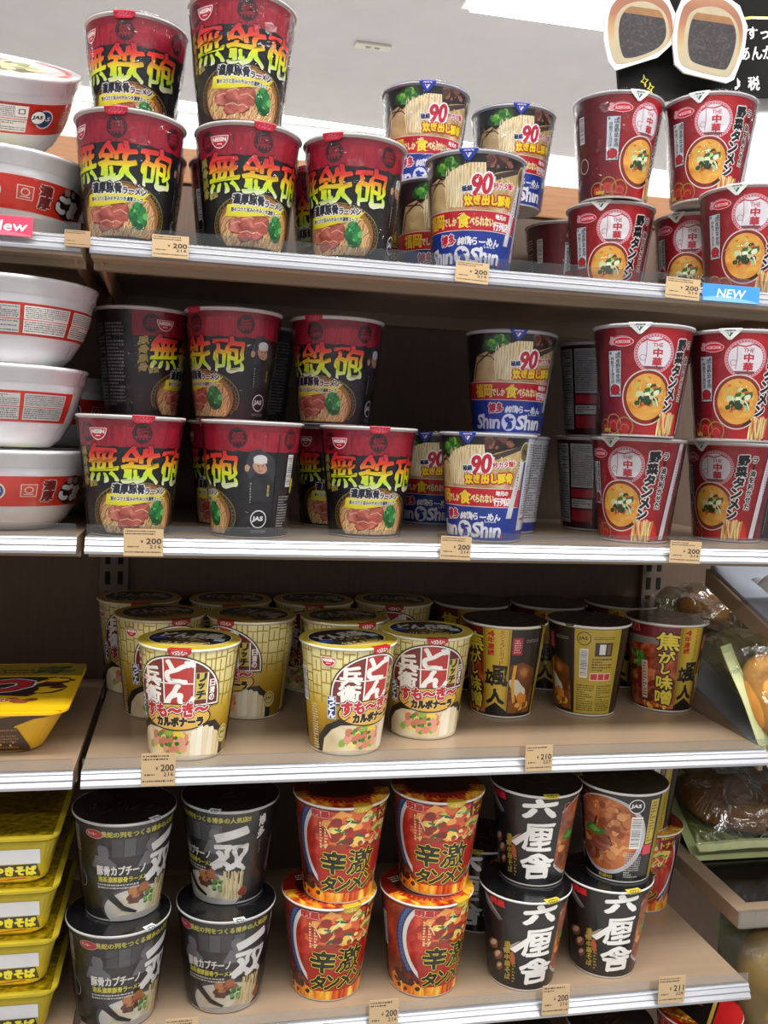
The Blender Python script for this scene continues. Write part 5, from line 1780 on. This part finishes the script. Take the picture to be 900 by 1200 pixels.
t = thing('bun_cutout', 'white-edged paper cutout picture of a halved bean bun at the upper right', 'cutout sign', (.594, .29, .532))
bun = photo('bun_crust', 'ramp_v', ['#a89c80', '#b39f76', '#ad8250', '#96562a', '#8c4a20', '#a2683a'], 1, lo=-.35, hi=.5, film=False)
bean = photo('bean_paste', 'noise', ['#1c161a', '#2b2328', '#4a3d44'], 9.0, rough=.6, film=False)
BS = 1.1
halves = (('left', -44, -2, [(-46, 12), (-44, -14), (-37, -37), (-28, -46), (24, -25), (45, -4), (44, 24), (32, 43), (6, 52), (-22, 46), (-40, 32)]),
          ('right', 42, 0, [(-44, 24), (-47, -6), (-42, -34), (-30, -42), (26, -47), (35, -42), (46, -10), (48, 20), (36, 42), (10, 54), (-20, 50), (-38, 40)]))
for i, (nm, ox, oy, pts) in enumerate(halves):
    ox, oy, pts = ox * BS, oy * BS, [(x * BS, y * BS) for x, y in pts]
    dy = -.004 * i
    MB().prism([((ox + x) * .001, (oy + y) * .001) for x, y in pts], dy - .0025, dy + .0005, plain('cutout_paper', '#f0efec', .6, noise=.02), lambda a, b, d: (a, d, b)).build('paper', t)
    a = Art()
    cx, cy = ox + (1 if i else -1), oy + 2

    def shr(k, dx=0, dy2=0):
        return chaikin([(ox + x * k + dx, oy + y * k + dy2) for x, y in pts])
    a.poly(shr(.90), bun)
    a.poly(shr(.76, 2, -4), plain('bun_dough', '#b3a688', .6, noise=.08, nscale=60))
    a.poly([(x, min(y, oy + 30)) for x, y in shr(.64, 3, 0)], plain('bun_inside', '#94683c', .6, noise=.15, nscale=60))
    a.poly([(x, min(y, oy + 21)) for x, y in shr(.66, 3, -3)], bean)
    a.scatter(ox + 3, oy - 6, 22, 18, 26, 1.0, [plain('bean_a', '#4c4046', .6, noise=.1), plain('bean_b', '#322a2e', .6, noise=.1)], 1.4, 7 + i)
    put('picture', a.mesh('picture', lambda x, y, d, q=dy: (Vector((x * .001, q - .0028 - d, y * .001)), Vector((0, -1, 0)))), t)

t = thing('price_card', 'pale handwritten card under the black board at the right edge', 'card', (.665, .33, .40))
MB().prism([(-.06, .048), (.16, .105), (.16, -.06), (.05, -.018), (-.02, .0)], 0, .002, plain('card_paper', '#eef0ee', .6, noise=.04), lambda a, b, d: (a, d, b)).build('paper', t)
a = Art()
a.poly([(-55, 40), (60, 70), (60, 44), (-50, 16)], ink('#ece8b8'))
a.glyphs('この', 38, 28, 15, 7, ink('#2a2a2a'), .2, rot=6, rough=.4)
a.glyphs('食いた', 40, 10, 22, 8, ink('#2a2a2a'), .2, rot=6, rough=.4)
a.line([(10, 46), (18, 50)], 4, ink('#c8503c'))
a.line([(22, 62), (27, 60), (25, 64)], 1, ink('#2a2a2a'))
a.line([(36, 66), (42, 62), (40, 68), (46, 64)], 1, ink('#2a2a2a'))
put('handwriting', a.mesh('handwriting', lambda x, y, d: (Vector((x * .001, -.0005 - d, y * .001)), Vector((0, -1, 0)))), t)
t = thing('sign_clip', 'clear plastic clip holding the card below the bun cutout', 'clip', (.645, .318, .455))
MB().box(-.018, -.004, -.012, .004, -.002, .012, rail_clear, .001).box(-.018, -.004, .008, .06, .004, .012, rail_clear, .001, Matrix.Rotation(-.3, 3, 'Y')).build('clip_body', t)

# ------------------------------------------------------------------ bread shelves in the bay to the right
steel_blue = plain('blue_grey_steel', '#a9b2bf', .3, metal=.2, noise=.03)
crust = plain('golden_bread', '#d09040', .55, noise=.3, nscale=26, bump=.2)
pale_bread = plain('pale_bread', '#e0cfa6', .6, noise=.15, nscale=24, bump=.2)
roll_bread = plain('brown_roll', '#8c5a2c', .5, noise=.3, nscale=22, bump=.2)
bag_clear = clear('bread_bag_film', '#f2f6ec', .10, .09, .9, 26)
bag_green = clear('bread_bag_green', '#e2eac4', .0, .28, .5, 26, milk=.04)
bag_yellow = clear('bread_bag_yellowish', '#eeeccf', .08, .10, .9, 26, milk=.05)
dark_tray = plain('dark_glass_tray', '#1c1a18', .15, noise=.1, coat=.5)
BRX = .622


def bread_shelf(label, y_back, z_back, y_front, z_front, thick, mat, frame=False):
    """a board sloping down towards the aisle, its left end at BRX"""
    t = thing('bread_shelf', label, 'bread shelf', (BRX, y_front, z_front))
    dy, dz = y_back - y_front, z_back - z_front
    L = .62
    if not frame:
        MB().prism([(0, 0), (dy, dz), (dy, dz - thick), (0, -thick)], 0.002, L, mat, lambda a, b, d: (d, a, b)).build('deck', t)
        MB().prism([(-.001, -.004), (dy, dz - .004), (dy, dz - thick - .012), (-.001, -thick - .012)], -.004, .0015, tan, lambda a, b, d: (d, a, b)).build('end_trim', t)
        MB().prism([(-.006, .003), (-.0015, .003), (-.0015, -thick - .003), (-.006, -thick - .003)], -.006, L, rail_metal, lambda a, b, d: (d, a, b)).build('front_rail', t)
    else:
        MB().prism([(.02, -.004), (dy, dz - .004), (dy, dz - .012), (.02, -.012)], .02, L, dark_tray, lambda a, b, d: (d, a, b)).build('tray', t)
        MB().prism([(0, .003), (dy, dz + .003), (dy, dz - .016), (0, -.016)], 0, .021, tan, lambda a, b, d: (d, a, b)).build('side_frame', t)
        MB().prism([(0, .003), (.02, .003), (.02, -.016), (0, -.016)], .0215, L, tan, lambda a, b, d: (d, a, b)).build('front_frame', t)
        MB().box(-.002, -.006, -.014, .06, -.001, .006, rail_clear, .0005).build('price_rail', t)
    return t


bread_shelf('upper blue-grey bread shelf sloping down at the right edge', .17, -.136, .030, -.186, .012, steel_blue)
bread_shelf('lower blue-grey bread shelf beside the miso cups at the right edge', .30, -.262, .040, -.322, .010, steel_blue)
bread_shelf('tan framed bread shelf with dark tray at the lower right', .30, -.512, .060, -.520, .018, tan, True)
t = thing('bread_bay_back_board', 'dark back board behind the bread shelves at the right', 'back board', (.80, .345, -1.4))
MB().box(-.015, 0, 0, .7, .02, 1.74, plain('dark_bread_back', '#332a24', .6, noise=.1, nscale=20)).build('board', t)
MB().box(-.015, -.006, 1.741, .7, .026, 1.76, plain('grey_cap', '#8a8f88', .5, noise=.05), .002).build('top_cap', t)


def lump(cx, cy, cz, rx, ry, rz, mat, name, parent, seed=1, flat=.35, amp=.06):
    m = MB()
    ph = seed * 1.7

    def fn(u, v):
        t, q = 2 * math.pi * u, math.pi * (v - .5)
        k = 1 + amp * math.sin(3 * t + ph) * math.cos(q) + amp * .6 * math.sin(5 * t - ph * 2 + 4 * v)
        z = math.sin(q)
        if z < 0:
            z *= flat
        return (cx + rx * k * math.cos(q) * math.cos(t), cy + ry * k * math.cos(q) * math.sin(t), cz + rz * z)
    m.grid(40, 22, fn, mat, True, True)
    return m.build(name, parent)


def pillow(w, l, h, mat, name, parent, seed=1, off=(0, 0, 0), seal=.012):
    """a sealed bag: two puffed sheets meeting at flat crimped end seals"""
    m = MB()
    r = random.Random(seed)
    ph = [r.uniform(0, 6) for _ in range(6)]

    def sheet(sg):
        def fn(u, v):
            x, y = (u - .5) * w, (v - .5) * l
            ex = max(0, 1 - abs(2 * u - 1) ** 4)
            ey = max(0, 1 - abs(2 * v - 1) ** 3.0)
            if abs(y) > l / 2 - seal:
                ey = 0
            wr = .12 * math.sin(9 * u + ph[0] + 5 * v) + .1 * math.sin(15 * v + ph[1] - 7 * u) + .07 * math.sin(23 * u + 17 * v + ph[2])
            z = sg * h / 2 * (ex * ey) ** .6 * (1 + wr) + .0015 * math.sin(30 * u + ph[3]) * (1 - ex * ey)
            if sg < 0:
                z *= .5
            return (off[0] + x, off[1] + y, off[2] + z)
        return fn
    m.grid(34, 40, sheet(1), mat)
    m.grid(34, 40, sheet(-1), mat)
    return m.build(name, parent)


def bread_pack(label, loc, rot, w, l, h, bread, film_mat, seed, shape=(.36, .36, .42), seals=None, sticker=False, ends=(-1, 1), liner=None):
    t = thing('bread_pack', label, 'packaged bread', loc)
    t.rotation_euler = rot.to_euler()
    for k, (mt, dx, dy, sx, sy) in enumerate(bread):
        lump(w * dx, l * dy, 0, w * shape[0] * sx, l * shape[1] * sy, h * shape[2], mt, 'bread', t, seed + k, .5)
    pillow(w, l, h, film_mat, 'bag', t, seed)
    for s in ends if seals else ():
        m = MB()
        m.grid(30, 4, lambda u, v, s=s: ((u - .5) * w, s * (l / 2 - .013 * v), .0022 + .0018 * math.sin(9 * u + seed)), seals)
        m.grid(30, 4, lambda u, v, s=s: ((u - .5) * w, s * (l / 2 - .013 * v), .0008 + .0018 * math.sin(9 * u + seed)), seals)
        m.build('seal', t)
    if liner:
        MB().box(-w / 2, -l / 2, -h * .28, w / 2, l / 2, -h * .27, liner, .0002).build('liner', t)
    if sticker:
        a = Art()
        a.rect(-24, -15, 24, 15, ink('#8f928c'))
        a.smallprint(-22, 2, 10, 13, ink('#1c1c1c'), 2, 4, .8)
        a.smallprint(-22, -12, 16, 0, ink('#4a4a4a'), 3, 6)
        put('sticker', a.mesh('sticker', lambda x, y, d: Vector((x * .001 - w * .14, y * .001 + l * .1, h * .46 + d))), t)
    return t


seal_green = plain('yellow_green_seal', '#c9cf9a', .4, noise=.08, nscale=60, coat=.4)
liner_green = plain('pale_green_liner', '#b4bb84', .6, noise=.06, nscale=30)
tan_loaf = plain('tan_loaf', '#8a6230', .55, noise=.25, nscale=16, bump=.3)


def RX(d):
    return Matrix.Rotation(math.radians(d), 3, 'X')


def RY(d):
    return Matrix.Rotation(math.radians(d), 3, 'Y')


def RZ(d):
    return Matrix.Rotation(math.radians(d), 3, 'Z')


bread_pack('clear bag with golden bun standing at the right edge above the third shelf', (.652, .036, -.252), RY(-18) @ RX(72) @ RZ(90), .135, .125, .060,
           [(crust, -.04, .05, 1, 1)], bag_clear, 3, (.42, .42, .46), seal_green)
bread_pack('clear bag with pale flat bread between the miso cup and the golden bun', (.702, .172, -.252), RX(24) @ RZ(6), .15, .17, .055,
           [(pale_bread, 0, -.04, 1, 1)], bag_yellow, 5, (.40, .36, .46), seal_green, ends=(1,))
bread_pack('dim clear bag of two brown rolls at the back of the upper right bread row', (.700, .258, -.216), RX(18), .15, .12, .075,
           [(roll_bread, -.2, 0, .55, .9), (roll_bread, .22, 0, .55, .9)], bag_clear, 7, (.42, .38, .44))
bread_pack('yellowish bread bag standing behind the golden bun at the right edge', (.752, .098, -.244), RX(60) @ RZ(80), .12, .13, .05,
           [(crust, 0, 0, 1, 1)], bag_green, 15, (.38, .38, .42), seal_green)
bread_pack('white bag on the upper bread shelf cut by the right edge', (.690, .030, -.156), RX(20) @ RZ(5), .13, .12, .04,
           [(plain('white_bun', '#d9d8d4', .5, noise=.05), 0, 0, 1, 1)], clear('white_bag', '#ffffff', .1, .15, .5, 30, milk=.7), 9)
bread_pack('large bag of brown bread on pale green liner under the third shelf at right', (.748, .250, -.452), RX(34), .215, .175, .075,
           [(roll_bread, 0, -.08, 1.1, .8), (tan_loaf, .05, .22, 1, .5)], bag_clear, 11, (.42, .36, .46), seal_green, True, (-1,), liner_green)
bread_pack('greenish bag with large brown loaf standing below the tan bread shelf', (.708, .070, -.640), RY(-8) @ RX(72), .15, .215, .085,
           [(tan_loaf, -.05, .02, 1, 1)], bag_green, 13, (.43, .43, .46), seal_green, ends=(-1,))

bpy.data.objects.remove(_fo)
